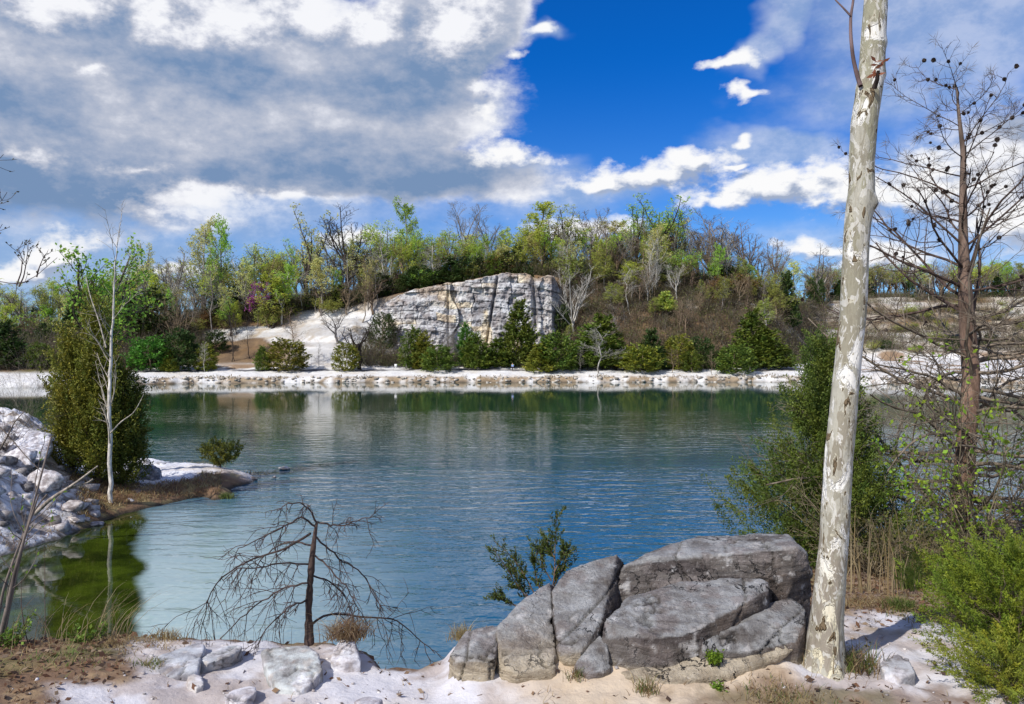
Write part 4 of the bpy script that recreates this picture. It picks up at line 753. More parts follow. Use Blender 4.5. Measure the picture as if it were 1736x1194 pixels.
# ------------------------------------------------------------------ rocks
def evaluated(bm_or_mesh, mods):
    """mesh with modifiers applied"""
    o = bpy.data.objects.new('tmp', bm_or_mesh); COL.objects.link(o)
    for typ, props in mods:
        m = o.modifiers.new(typ, typ)
        for k, v in props.items(): setattr(m, k, v)
    dg = bpy.context.evaluated_depsgraph_get(); dg.update(); me = bpy.data.meshes.new_from_object(o.evaluated_get(dg))
    bpy.data.objects.remove(o); return me
def rock(name, label, pts, vox, seed, colf, amp=.012, fr=9.0, group=None, mat=None, cat='boulder', strata=0, smooth=.35):
    """a rock from 3-D corner points: hull, fine even mesh, then chipped, layered and worn by noise"""
    bm = bmesh.new(); zs = sorted(p[2] for p in pts); pts = list(pts) + ([np.array(p) - [0, 0, .16] for p in pts if p[2] <= zs[len(zs) // 2]] if group in (GB, GS) else [])
    for p in pts: bm.verts.new(Vector([float(c) for c in p]))
    r = bmesh.ops.convex_hull(bm, input=bm.verts); bmesh.ops.delete(bm, geom=[g for g in set(r['geom_interior'] + r['geom_unused']) if isinstance(g, bmesh.types.BMVert)], context='VERTS')
    bmesh.ops.recalc_face_normals(bm, faces=bm.faces)
    me = bpy.data.meshes.new(name); bm.to_mesh(me); bm.free()
    me = evaluated(me, [('REMESH', dict(mode='VOXEL', voxel_size=vox)), ('SMOOTH', dict(factor=smooth, iterations=1))])
    n = len(me.vertices); co = np.zeros(n * 3); me.vertices.foreach_get('co', co); co = co.reshape(-1, 3); no = np.zeros(n * 3); me.vertex_normals.foreach_get('vector', no); no = no.reshape(-1, 3)
    rr_ = np.random.default_rng(seed + 77); ext = (co.max(0) - co.min(0)).mean()
    for _ in range(9):     # knock flat chips off the corners
        d_ = nrm(rr_.normal(size=3) * [1, 1, .8] + [0, -.15, .15]); h_ = co @ d_; cut = h_.max() - ext * rr_.uniform(.008, .035) - .012 * ext * fbm(co * fr * .6, 3, seed + 60 + _); co = co - np.maximum(h_ - cut, 0)[:, None] * d_ * .92
    f = fbm(co * fr * .33, 4, seed) * .9 + fbm(co * fr, 5, seed + 3) * 1.3 + fbm(co * fr * 5, 3, seed + 5) * .6
    ch = np.abs(fbm(co * fr * .5 + 9, 4, seed + 7)); cr = np.exp(-(ch / .016) ** 2) * sstep(fbm(co * fr * .3, 2, seed + 8), -.05, .1); f = f - cr * 1.6
    for _ in range(1 if strata else 0):
        d_ = nrm(rr_.normal(size=3) * [1, .6, .7]); g_ = co @ d_; g_ = g_ - np.quantile(g_, rr_.uniform(.25, .75)) + .10 * ext * fbm(co * fr * .25, 4, seed + 80 + _); k_ = np.exp(-(g_ / .004) ** 2); f = f - k_ * 2.2; cr = np.maximum(cr, k_)
    bd = (co[:, 2] + .25 * co[:, 0] * .3) * 16 + 1.2 * fbm(co * 2.2, 3, seed + 11); f = f + strata * ((_h(np.floor(bd).astype(np.int64), np.floor(co[:, 0] * 2.5 + 3 * fbm(co, 2, 3)).astype(np.int64), np.zeros(n, np.int64), seed) - .5) * 1.2 - np.exp(-((bd - np.floor(bd)) / .12) ** 2) * .6)
    if strata: f = f + strata * fbm(co * np.array([1.2, 1.2, 1.0]) * fr * np.array([.25, .25, 3.2]), 3, seed + 9)
    co2 = co + no * (f * amp)[:, None]
    me.vertices.foreach_set('co', co2.ravel()); c = colf(co2, no, f); c = lay(c, c * .35, cr)
    a = me.attributes.new('Col', 'FLOAT_COLOR', 'POINT'); a.data.foreach_set('color', np.concatenate([np.clip(c, 0, 1), np.ones((n, 1))], 1).astype(np.float32).ravel())
    me.materials.clear(); me.materials.append(mat or M_ROCK); me.polygons.foreach_set('use_smooth', np.ones(len(me.polygons), bool)); me.update(); me.name = name
    return tag(link(name, me), label, cat, group)
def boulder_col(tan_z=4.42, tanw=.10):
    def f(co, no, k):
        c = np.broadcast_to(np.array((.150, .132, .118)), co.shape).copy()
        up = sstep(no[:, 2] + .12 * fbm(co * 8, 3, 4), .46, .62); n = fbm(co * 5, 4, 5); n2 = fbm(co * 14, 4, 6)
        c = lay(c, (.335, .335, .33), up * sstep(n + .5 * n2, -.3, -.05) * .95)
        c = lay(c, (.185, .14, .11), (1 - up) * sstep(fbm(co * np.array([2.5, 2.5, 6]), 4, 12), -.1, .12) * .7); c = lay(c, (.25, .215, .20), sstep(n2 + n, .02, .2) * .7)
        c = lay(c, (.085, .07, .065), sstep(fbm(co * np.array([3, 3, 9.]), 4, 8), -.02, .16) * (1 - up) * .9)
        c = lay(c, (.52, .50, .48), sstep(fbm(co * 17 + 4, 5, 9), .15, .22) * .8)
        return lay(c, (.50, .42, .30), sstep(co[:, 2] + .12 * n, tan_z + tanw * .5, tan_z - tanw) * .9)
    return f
def PT(l, k=1.0): return [at(p[0], p[1], p[2] * k) for p in l]
GS = 'pale stones in the foreground sand'
GB = 'blocks of the big cracked boulder'
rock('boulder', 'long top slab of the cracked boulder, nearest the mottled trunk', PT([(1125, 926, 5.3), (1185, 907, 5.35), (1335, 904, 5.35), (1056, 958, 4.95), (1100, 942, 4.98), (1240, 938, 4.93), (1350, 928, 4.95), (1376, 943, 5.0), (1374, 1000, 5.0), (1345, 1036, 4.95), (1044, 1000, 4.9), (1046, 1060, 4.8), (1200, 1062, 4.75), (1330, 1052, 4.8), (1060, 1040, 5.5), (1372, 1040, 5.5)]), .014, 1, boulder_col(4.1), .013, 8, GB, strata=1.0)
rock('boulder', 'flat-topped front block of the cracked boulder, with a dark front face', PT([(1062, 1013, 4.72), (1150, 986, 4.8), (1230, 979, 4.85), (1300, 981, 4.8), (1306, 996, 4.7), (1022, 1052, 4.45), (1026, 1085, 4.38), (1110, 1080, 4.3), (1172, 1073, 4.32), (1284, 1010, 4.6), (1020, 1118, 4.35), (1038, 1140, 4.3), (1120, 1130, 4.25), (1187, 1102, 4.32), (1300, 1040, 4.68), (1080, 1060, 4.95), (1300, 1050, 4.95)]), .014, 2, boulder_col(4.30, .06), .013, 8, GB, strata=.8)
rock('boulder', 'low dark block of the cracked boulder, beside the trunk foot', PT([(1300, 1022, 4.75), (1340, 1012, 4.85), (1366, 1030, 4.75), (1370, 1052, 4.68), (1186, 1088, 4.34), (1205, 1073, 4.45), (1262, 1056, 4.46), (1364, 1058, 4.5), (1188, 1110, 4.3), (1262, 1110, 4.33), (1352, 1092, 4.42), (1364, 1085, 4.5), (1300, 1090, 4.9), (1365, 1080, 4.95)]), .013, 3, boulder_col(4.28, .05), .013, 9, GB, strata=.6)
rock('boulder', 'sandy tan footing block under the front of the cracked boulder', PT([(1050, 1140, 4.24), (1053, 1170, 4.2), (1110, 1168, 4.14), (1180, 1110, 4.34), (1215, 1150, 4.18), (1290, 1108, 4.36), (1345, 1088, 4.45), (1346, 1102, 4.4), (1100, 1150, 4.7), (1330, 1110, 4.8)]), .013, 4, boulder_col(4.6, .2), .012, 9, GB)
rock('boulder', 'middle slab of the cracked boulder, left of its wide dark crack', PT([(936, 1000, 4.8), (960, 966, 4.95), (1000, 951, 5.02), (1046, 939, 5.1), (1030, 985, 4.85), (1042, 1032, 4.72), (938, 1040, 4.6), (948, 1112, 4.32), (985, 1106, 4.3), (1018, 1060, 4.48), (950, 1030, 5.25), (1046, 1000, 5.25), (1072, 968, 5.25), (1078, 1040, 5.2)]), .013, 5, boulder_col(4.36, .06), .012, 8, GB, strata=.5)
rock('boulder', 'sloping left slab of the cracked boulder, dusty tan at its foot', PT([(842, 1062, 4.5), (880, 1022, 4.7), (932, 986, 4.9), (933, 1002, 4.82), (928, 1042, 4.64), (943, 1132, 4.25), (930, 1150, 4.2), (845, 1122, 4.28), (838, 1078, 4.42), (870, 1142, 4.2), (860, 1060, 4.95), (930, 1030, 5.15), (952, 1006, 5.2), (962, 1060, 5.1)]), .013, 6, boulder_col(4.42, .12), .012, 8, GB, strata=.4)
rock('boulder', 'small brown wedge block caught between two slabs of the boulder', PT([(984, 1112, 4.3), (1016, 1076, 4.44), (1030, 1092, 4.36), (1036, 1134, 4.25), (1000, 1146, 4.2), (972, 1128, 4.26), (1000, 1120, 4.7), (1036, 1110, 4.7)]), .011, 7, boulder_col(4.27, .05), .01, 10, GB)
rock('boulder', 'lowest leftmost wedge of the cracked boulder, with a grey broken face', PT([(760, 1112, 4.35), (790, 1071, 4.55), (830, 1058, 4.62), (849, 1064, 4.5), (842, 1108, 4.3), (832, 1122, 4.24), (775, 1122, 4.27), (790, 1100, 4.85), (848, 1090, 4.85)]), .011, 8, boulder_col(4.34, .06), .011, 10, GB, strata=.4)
def pale(col, dirt=.5, dz=None):
    def f(co, no, k):
        c = np.broadcast_to(np.array(col, float), co.shape).copy(); n = fbm(co * 9, 4, 15)
        c = lay(c, np.array(col) * .72, sstep(no[:, 0], .25, .7) * .6); c = lay(c, (.72, .70, .70), sstep(n, .02, .18) * .6)  # sides facing right, away from the sun, get shade painted into the colour
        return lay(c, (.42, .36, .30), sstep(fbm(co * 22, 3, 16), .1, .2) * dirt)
    return f
GS = 'pale stones in the foreground sand'
for lab, pts, c in (('pale grey-green angular stone with a sharp right edge in the sand', [(440, 1100, 4.6), (480, 1096, 4.65), (522, 1094, 4.65), (540, 1108, 4.55), (548, 1135, 4.4), (520, 1168, 4.22), (505, 1172, 4.2), (470, 1165, 4.25), (452, 1135, 4.4), (470, 1150, 4.75), (540, 1150, 4.75), (520, 1098, 4.6)], (.44, .46, .44)),
                    ('grey slanting slab stone at the left with a darker broken end', [(258, 1128, 4.5), (272, 1110, 4.62), (335, 1090, 4.8), (350, 1092, 4.78), (322, 1112, 4.6), (338, 1122, 4.5), (334, 1140, 4.4), (300, 1148, 4.36), (268, 1146, 4.4), (290, 1140, 4.9), (340, 1130, 4.9)], (.40, .41, .42)),
                    ('flat grey stone slab half sunk in the white sand', [(335, 1120, 4.56), (372, 1096, 4.75), (408, 1092, 4.8), (412, 1098, 4.74), (385, 1116, 4.56), (350, 1124, 4.5), (370, 1130, 4.8), (405, 1110, 4.95)], (.43, .44, .44)),
                    ('pale upright stone under the dry grass tussock', [(566, 1100, 4.6), (580, 1080, 4.72), (596, 1074, 4.75), (606, 1096, 4.62), (612, 1118, 4.5), (585, 1122, 4.48), (560, 1118, 4.5), (580, 1110, 4.95), (608, 1110, 4.9)], (.58, .58, .59)),
                    ('small rounded buff stone below the slanting slab', [(316, 1148, 4.36), (330, 1139, 4.42), (346, 1146, 4.38), (346, 1162, 4.28), (330, 1168, 4.24), (316, 1160, 4.3), (330, 1155, 4.55)], (.46, .43, .40)),
                    ('low pale stone with a rounded knob at the bottom', [(378, 1178, 4.18), (395, 1168, 4.26), (418, 1164, 4.3), (432, 1162, 4.3), (436, 1172, 4.22), (418, 1188, 4.12), (390, 1190, 4.1), (410, 1180, 4.45)], (.58, .56, .56)),
                    ('grey flat stone in the sandy path right of the trunk', [(1490, 1120, 4.5), (1520, 1108, 4.6), (1542, 1116, 4.56), (1552, 1140, 4.4), (1525, 1152, 4.34), (1500, 1145, 4.38), (1520, 1140, 4.7)], (.40, .40, .40)),
                    ('small grey stone at the bottom centre of the sand', [(600, 1186, 4.14), (625, 1180, 4.18), (650, 1186, 4.14), (640, 1196, 4.06), (610, 1198, 4.05), (625, 1196, 4.3)], (.50, .48, .49))):
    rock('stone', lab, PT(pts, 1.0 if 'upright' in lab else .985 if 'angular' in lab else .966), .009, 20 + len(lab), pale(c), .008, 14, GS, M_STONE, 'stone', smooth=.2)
def shorestone(lab, px, py, Y, w, h, c, seed, nm='stone', grp='rocks of the spit', amp=.05, fr=2.2):
    rng = np.random.default_rng(seed); b = at(px, py, Y); k = Y / F; P = nrm(rng.normal(size=(16, 3))) * np.array([.5 * w * k, .38 * w * k, .55 * h * k]) * (.85 + .3 * rng.random((16, 1))) + b + np.array([0, .2 * w * k, .42 * h * k])
    rock(nm, lab, P, .045, seed, pale(c, .4), amp, fr, grp, M_STONE, nm, smooth=.25)
shorestone('dark blue-grey jagged boulder beside the big left cedar', 247, 826, 33.5, 52, 46, (.20, .215, .25), 41, 'boulder', amp=.10)
shorestone('pale grey flat slab behind the dark jagged boulder on the spit', 272, 797, 37.5, 34, 16, (.42, .45, .48), 42)
shorestone('pale lumpy stone touching the cedar foot on the spit', 247, 790, 37.8, 16, 16, (.6, .6, .6), 43)
shorestone('grey stone on the dark tip of the spit', 402, 826, 36.2, 17, 15, (.30, .29, .30), 44)
shorestone('low dark stone ending the spit tip in the water', 420, 819, 36.8, 36, 12, (.13, .115, .10), 45)
shorestone('buff stone standing alone in the water off the spit', 481, 798, 40.2, 24, 7, (.50, .45, .38), 46)
shorestone('small dark stone in the water below the lone buff one', 465, 811, 37.5, 12, 4, (.18, .18, .18), 47)
shorestone('rounded grey stone in the brown bank of the spit', 213, 862, 30.2, 24, 18, (.30, .27, .26), 48)
shorestone('yellowish stone at the water edge under the big left cedar', 200, 893, 27.8, 16, 7, (.52, .46, .26), 49)
shorestone('grey stone along the water edge at the cove', 160, 894, 27.3, 36, 10, (.32, .30, .30), 50)
shorestone('small grey stone in the brown bank grass', 228, 843, 31.6, 14, 10, (.38, .36, .36), 52)
rock('boulder', 'large white block with a dark shaded right end on the left mound', PT([(-60, 735, 29.5), (0, 716, 30), (40, 726, 30), (88, 737, 29.6), (92, 745, 29.2), (76, 782, 28.6), (40, 790, 28.2), (-60, 790, 28), (84, 770, 30.5), (60, 780, 31), (-40, 770, 32), (70, 735, 31.5), (0, 720, 32)]), .07, 51, pale((.66, .66, .69), .5), .09, 1.6, 'rocks of the spit', M_STONE, strata=.8)

# ------------------------------------------------------------------ mottled sycamore trunk
def syc_mat():
    m, n = new_mat('mottled_bark'); tc = n.add('TexCoord').outputs['Object']; sp = n.add('SeparateXYZ', {'Vector': tc})
    v = n.scaled(tc, (1, 1, .42)); a = n.noise(v, 7.5, 5, .6, 1.3); b = n.noise(n.scaled(tc, (1.2, 1.2, .5)), 13, 4, .6, .8); c3 = n.noise(v, 5.2, 3, .5, .6); g = n.noise(n.scaled(tc, (1, 1, .3)), 60, 4, .6)
    z = sp.outputs[2]
    c = n.mix(n.sstep(z, .3, 3.4), (.27, .235, .185), (.30, .285, .20))
    c = n.mix(n.sstep(c3, .49, .505), c, (.40, .38, .31)); m2 = n.noise(v, 22, 4, .6, .9); c = n.mix(n.sstep(m2, .54, .56, 0, .7), c, (.25, .225, .165)); w2_ = n.noise(n.scaled(tc, (1, 1, .5)), 17, 3, .55, 1.4); c = n.mix(n.sstep(w2_, .57, .585, 0, .8), c, (.56, .54, .48))
    c = n.mix(n.sstep(a, .535, .545), c, n.mix(n.sstep(z, .2, .9), (.62, .56, .40), (.74, .72, .66)))
    c = n.mix(n.sstep(b, .605, .62), c, (.165, .12, .07)); c = n.mix(n.math('MULTIPLY', n.sstep(b, .58, .59), n.sstep(b, .62, .605)), c, (.46, .43, .33)); st = n.noise(n.scaled(tc, (1, 1, .12)), 30, 4, .6); c = n.mix(n.sstep(st, .5, .7, 0, .45), c, n.mix(1.0, c, (.6, .56, .5), 'MULTIPLY'))
    c = n.mix(n.sstep(g, .55, .8, 0, .5), c, n.mix(1.0, c, (.55, .5, .45), 'MULTIPLY'))
    h = n.math('ADD', n.math('ADD', n.math('MULTIPLY', n.sstep(a, .55, .59), -.5), n.math('MULTIPLY', n.sstep(b, .62, .66), .7)), n.math('MULTIPLY', g, .35))
    bp = n.add('Bump', {'Strength': .9, 'Distance': .02, 'Height': h})
    finish(n, n.add('BsdfPrincipled', {'Base Color': c, 'Roughness': .8, 'Normal': bp.outputs[0], 'Specular IOR Level': .2}).outputs[0]); return m
def sycamore():
    Yt = 4.45; base = at(1394, 1142, Yt); base[2] = nz(base[0], base[1]) - .05
    rows = [(1394, 1165, 98), (1396, 1142, 80), (1399, 1110, 62), (1401, 1057, 56), (1414, 918, 50), (1422, 779, 48), (1434, 650, 46), (1446, 534, 45), (1452.5, 400, 45), (1458, 345, 47), (1461, 318, 44), (1461, 268, 44), (1466, 201, 44), (1477, 134, 43), (1481, 60, 41), (1485, 0, 40), (1489, -100, 38), (1494, -260, 35), (1497, -480, 30), (1500, -760, 22), (1504, -1050, 10)]
    py = np.array([r[1] for r in rows], float); t = np.interp(np.linspace(0, 1, 420), np.linspace(0, 1, len(py)), py)
    t = np.concatenate([np.linspace(1165, 1000, 90)[:-1], np.linspace(1000, -100, 420)[:-1], np.linspace(-100, -1050, 60)])
    cx = np.interp(-t, -py, [r[0] for r in rows]); w = np.interp(-t, -py, [r[2] for r in rows])
    k = np.ones(9) / 9; cx = np.convolve(np.pad(cx, 4, 'edge'), k, 'valid'); w = np.convolve(np.pad(w, 4, 'edge'), k, 'valid')
    P = np.array([at(a, b, Yt) for a, b in zip(cx, t)]); P[:, 2] = EYE - (t - CY) / F * Yt; rad = w / 2 / F * Yt * .95
    S = 56; th = np.arange(S) * 2 * math.pi / S; u = np.stack([np.cos(th), np.sin(th), 0 * th], 1)
    q = P[:, None] + u[None] * rad[:, None, None]
    d = 1 + .16 * fbm(q * np.array([5, 5, 3.]), 4, 91) + .05 * fbm(q * np.array([16, 16, 8.]), 3, 92)
    def knob(px, pyk, ang, s, amp):   # knots
        zc = EYE - (pyk - CY) / F * Yt; dd = ((q[..., 2] - zc) / s) ** 2 + (np.angle(np.exp(1j * (th - R(ang))))[None] / .5) ** 2
        return amp * np.exp(-dd)
    d = d + knob(0, 345, -20, .045, .30) + knob(0, 75, -10, .035, .16) + knob(0, 128, 0, .03, .16) + knob(0, 150, 190, .05, .14) + knob(0, 215, 200, .06, .14)
    fl = np.exp(-np.clip((q[..., 2] - base[2]) / .16, 0, 9)) ; d = d + fl * (.14 + .6 * np.maximum(0, np.cos(th * 2.5 + .7))[None] ** 2)
    q = P[:, None] + u[None] * (rad[:, None] * d)[..., None]
    mb = MB(); n = len(P); a = (np.arange(n - 1) * S)[:, None] + np.arange(S)[None]; b = (np.arange(n - 1) * S)[:, None] + (np.arange(S) + 1)[None] % S
    mb.put(q, quads=np.stack([a, b, b + S, a + S], -1).reshape(-1, 4))
    root = thing('sycamore_tree', 'leaning mottled pale sycamore trunk rising past the boulder, right foreground', 'tree', base)
    link('trunk', mb.mesh('trunk', syc_mat(), True, base), root)
    def limb(name, pts, r0, r1, col):
        mb = MB(); p = np.array([at(x, y, Yt + dy) for x, y, dy in pts]); tt = np.linspace(0, 1, 24); xs = np.linspace(0, 1, len(p)); p = np.stack([np.interp(tt, xs, p[:, i]) for i in range(3)], 1); p[1:-1] = (p[:-2] + p[1:-1] * 2 + p[2:]) / 4
        tubes(mb, [(p, np.linspace(r0, r1, 24))], 7, col); return link(name, mb.mesh(name, M_BARK, True, base), root)
    limb('branch', [(1459, 146, -.05), (1453, 128, -.02), (1446, 98, 0), (1442, 60, .02), (1442, 28, .03), (1446, 5, .05), (1450, -30, .06)], .013, .006, (.17, .12, .12))
    limb('branch', [(1441, 26, .02), (1428, 12, .03), (1416, 0, .05), (1408, -18, .06)], .006, .003, (.17, .12, .12))
    limb('branch_stub', [(1482, 150, -.10), (1487, 135, -.13), (1489, 120, -.15)], .014, .009, (.06, .045, .04))
    mb = MB(); rng = np.random.default_rng(4); c = np.array([at(1485, 116, Yt - .15)] * 12) + rng.normal(size=(12, 3)) * np.array([.012, .01, .022]); leaves(mb, c, rng.normal(size=(12, 3)) + [0, 0, .6], .05, .4, rng, (.34, .13, .07)); link('dry_leaves', mb.mesh('dry_leaves', M_LEAF, False, base), root)
    s = grow(230, at(1500, -760, Yt)[None] + np.array([[0, 0, 0], [.02, 0, .4], [.03, 0, .8], [.03, 0, 1.2]]), np.linspace(.03, .015, 4), [dict(m=10, ang=55, abs=1.2, t0=.0, wig=.12, up=.08), dict(m=6, ang=40, len=.45, t0=.2, wig=.15, up=.05)])
    mb = MB()
    for P_, R_ in s[1:]: tubes(mb, list(zip(P_, R_)), 5, (.4, .37, .3))
    link('limbs', mb.mesh('limbs', M_BARK, True, base), root)
sycamore()

# ------------------------------------------------------------------ pine with cones, right
def resample(p, n): p = np.asarray(p, float); d = np.concatenate([[0], np.cumsum(np.linalg.norm(np.diff(p, axis=0), axis=1))]); t = np.linspace(0, d[-1], n); return np.stack([np.interp(t, d, p[:, i]) for i in range(p.shape[1])], 1)
def pine():
    Yp = 8.0; tr = [(1612, 965, 46), (1618, 930, 38), (1625, 880, 34), (1632, 800, 31), (1636, 700, 28), (1640, 640, 27), (1645, 560, 25), (1632, 480, 20), (1626, 400, 14), (1632, 330, 11), (1630, 260, 8), (1625, 190, 5), (1622, 148, 3)]
    p = np.array([list(at(a, b, Yp)) + [w / 2 / F * Yp] for a, b, w in tr]); rx = np.random.default_rng(2); p[3:-2, :2] += rx.normal(size=p[3:-2, :2].shape) * .035; p = resample(p, 46); base = p[0, :3].copy(); base[2] = nz(base[0], base[1]) - .05; p[0, 2] = base[2]
    root = thing('pine_tree', 'half bare pine with dark cones and reddish bark at the right', 'tree', base)
    mb = MB(); tubes(mb, [(p[:, :3], p[:, 3] * 1.05)], 14, np.repeat(np.linspace(0, 1, 46)[:, None] ** .6 * (np.array((.17, .13, .105)) - np.array((.25, .14, .088)))[None] + np.array((.25, .14, .088))[None], 14, 0)); link('trunk', mb.mesh('trunk', M_BARK, True, base), root)
    n = len(p); lo = p[3:int(n * .55)]; hi = p[int(n * .5):]
    s1 = grow(240, lo[:, :3], lo[:, 3], [dict(m=46, ang=82, abs=1.95, t0=0, wig=.15, up=-.012, fall=.25, rr=.24, n=9, rmin=.006, flat=.3), dict(m=13, ang=50, len=.42, t0=.15, wig=.22, up=0, rr=.5, rmin=.0028, n=6), dict(m=7, ang=45, len=.5, t0=.15, wig=.22, up=0, n=5, rmin=.0018)])
    mb = MB()
    for k, (P_, R_) in enumerate(s1[1:]): tubes(mb, list(zip(P_, R_)), 5 if k == 0 else 3, (.20, .165, .125))
    link('dead_branches', mb.mesh('dead_branches', M_BARK, True, base), root)
    s2 = grow(246, hi[:, :3], hi[:, 3], [dict(m=34, ang=66, abs=1.45, t0=0, wig=.13, up=.05, fall=.6, rr=.28, n=8, rmin=.005), dict(m=9, ang=46, len=.42, t0=.2, wig=.18, up=.04, rr=.6, rmin=.003, n=6), dict(m=4, ang=45, len=.5, t0=.2, wig=.2, up=.03, n=4, rmin=.002)])
    mb = MB()
    for k, (P_, R_) in enumerate(s2[1:]): tubes(mb, list(zip(P_, R_)), 5 if k == 0 else 3, (.10, .07, .058))
    link('upper_branches', mb.mesh('upper_branches', M_BARK, True, base), root)
    rng = np.random.default_rng(8); mb = MB()          # few worn needle tufts
    e = s2[2][0][:, -1]; k = rng.random(len(e)) < .5; e = e[k]; T = nrm(s2[2][0][k, -1] - s2[2][0][k, -2]); m = 16
    c = np.repeat(e, m, 0) - np.repeat(T, m, 0) * rng.random((len(e) * m, 1)) * .06; d = np.repeat(T, m, 0) + rng.normal(size=c.shape) * .6 - [0, 0, .35]
    leaves(mb, c, d, .10, .03, rng, (.24, .20, .15)); link('needles', mb.mesh('needles', M_NEEDLE, False, base), root)
    mb = MB()                                           # one cone, copied
    for i in range(46):
        f = i / 45; a = i * 2.4; r_ = .019 * math.sin(math.pi * (.12 + .8 * f)); c = np.array([[math.cos(a) * r_ * .5, math.sin(a) * r_ * .5, -.022 + .048 * f]])
        leaves(mb, c, np.array([[math.cos(a), math.sin(a), .6]]), r_ * 1.25 + .004, .9, rng, (.085, .062, .052))
    tubes(mb, [(np.array([[0, 0, -.024], [0, 0, -.012], [0, 0, 0], [0, 0, .014], [0, 0, .024]]), np.array([.003, .011, .013, .009, .002]))], 7, (.04, .03, .028))
    cm = mb.mesh('cone', M_LEAF); q1 = s2[1][0]; q2 = s2[2][0]; q3 = s1[1][0]; rr = random.Random(3)
    for i in range(96):
        src = q1 if i % 3 == 0 else q2 if i < 84 else q3; a = src[rr.randrange(len(src))]; j = rr.randrange(1, len(a)); c = a[j]
        if src is q3 and c[2] < 6.2: c = q2[rr.randrange(len(q2))][2]
        o = link('cone', cm, root, Vector(c - base)); o.rotation_euler = (rr.uniform(0, 3), rr.uniform(0, 3), rr.uniform(0, 6)); z = rr.uniform(.5, .85); o.scale = (z, z, z)
pine()

# ------------------------------------------------------------------ small dead tree on the ledge
def smooth_poly(pts, n): p = resample(np.asarray(pts, float), n); p[1:-1] = (p[:-2] + 2 * p[1:-1] + p[2:]) / 4; return p
def dead_tree():
    Yd = 4.95; base = at(524, 1080, Yd); rng = np.random.default_rng(12); z0 = nz(base[0], base[1]); base[2] = z0 - .02
    root = thing('dead_tree', 'small leafless dead tree with drooping arched branches on the ledge', 'tree', base)
    tr = np.array([list(at(a, b, Yd)) + [w * .4 / F * Yd] for a, b, w in [(524, 1092, 21), (524, 1075, 17), (523, 1030, 15), (526, 985, 14), (529, 945, 12), (534, 905, 9), (537, 886, 6)]]); tr = resample(tr, 26); tr[0, 2] = base[2]
    mb = MB(); tubes(mb, [(tr[:, :3], tr[:, 3] * (1 + .12 * rng.normal(size=26)))], 9, (.085, .06, .05)); link('trunk', mb.mesh('trunk', M_BARK, True, base), root)
    main = [[(537, 886, 0), (525, 863, -.05), (508, 853, -.1), (488, 853, -.12), (470, 867, -.14)], [(533, 893, 0), (513, 875, -.08), (484, 891, -.16), (435, 917, -.28), (403, 930, -.34)], [(527, 905, 0), (476, 933, .12), (427, 949, .22), (387, 969, .3), (356, 1001, .34), (349, 1034, .36), (339, 1076, .36)],
            [(524, 957, 0), (476, 954, -.15), (435, 964, -.25), (400, 962, -.3), (380, 985, -.32)], [(523, 988, 0), (476, 999, .1), (427, 1031, .16), (395, 1060, .2), (366, 1092, .22)], [(536, 912, 0), (577, 949, .12), (617, 973, .2), (630, 1003, .24), (650, 1036, .26)], [(538, 886, 0), (581, 893, -.1), (607, 881, -.16), (632, 878, -.2)],
            [(526, 1060, 0), (552, 1040, .1), (597, 1043, .16), (629, 1049, .2), (661, 1046, .24), (694, 1067, .28), (716, 1087, .3), (738, 1108, .3)], [(530, 925, 0), (500, 918, .2), (470, 925, .32), (440, 950, .42), (425, 990, .48)], [(531, 940, 0), (560, 965, -.1), (590, 1000, -.2), (610, 1040, -.24)], [(527, 975, 0), (560, 985, .15), (585, 1010, .22), (600, 1050, .26)], [(525, 1015, 0), (490, 1030, -.12), (460, 1055, -.2), (440, 1085, -.24)]]
    mb = MB(); L1 = []
    for k, b in enumerate(main):
        p = smooth_poly([at(a, c, Yd + dy) for a, c, dy in b], 18); p += rng.normal(size=p.shape) * .003; r0 = .008 if k in (2, 7) else .0065; L1.append((p, np.linspace(r0, .0025, 18)))
    tubes(mb, L1, 6, (.075, .055, .05))
    P_ = np.array([a for a, _ in L1]); R_ = np.array([b for _, b in L1])
    for lv in (dict(m=14, ang=55, len=.30, t0=.12, wig=.15, up=-.10, rr=.5, rmin=.0018, n=7, fall=.4), dict(m=4, ang=45, len=.45, t0=.2, wig=.2, up=-.08, rr=.6, rmin=.0012, n=5)):
        N = P_.shape; B, n = N[:2]; t = lv['t0'] + (1 - lv['t0']) * rng.random((B, lv['m'])); x = t * (n - 1); i = np.minimum(x.astype(int), n - 2); f = (x - i)[..., None]; bb = np.arange(B)[:, None]
        p = P_[bb, i] * (1 - f) + P_[bb, i + 1] * f; T = nrm(P_[bb, i + 1] - P_[bb, i]); L = np.linalg.norm(np.diff(P_, axis=1), axis=2).sum(1)[:, None] * lv['len'] * (.4 + rng.random(t.shape))
        a = R(lv['ang']); d = math.cos(a) * T + math.sin(a) * perp(rng, T) - [0, 0, .25]
        P_ = run(rng, p.reshape(-1, 3), d.reshape(-1, 3), L.reshape(-1), lv['n'], lv['wig'], lv['up']); R_ = np.full((len(P_), 1), lv['rmin'] * 1.5) * np.linspace(1, .5, lv['n'])
        tubes(mb, list(zip(P_, R_)), 4, (.085, .065, .06))
    link('branches', mb.mesh('branches', M_BARK, True, base), root)
dead_tree()

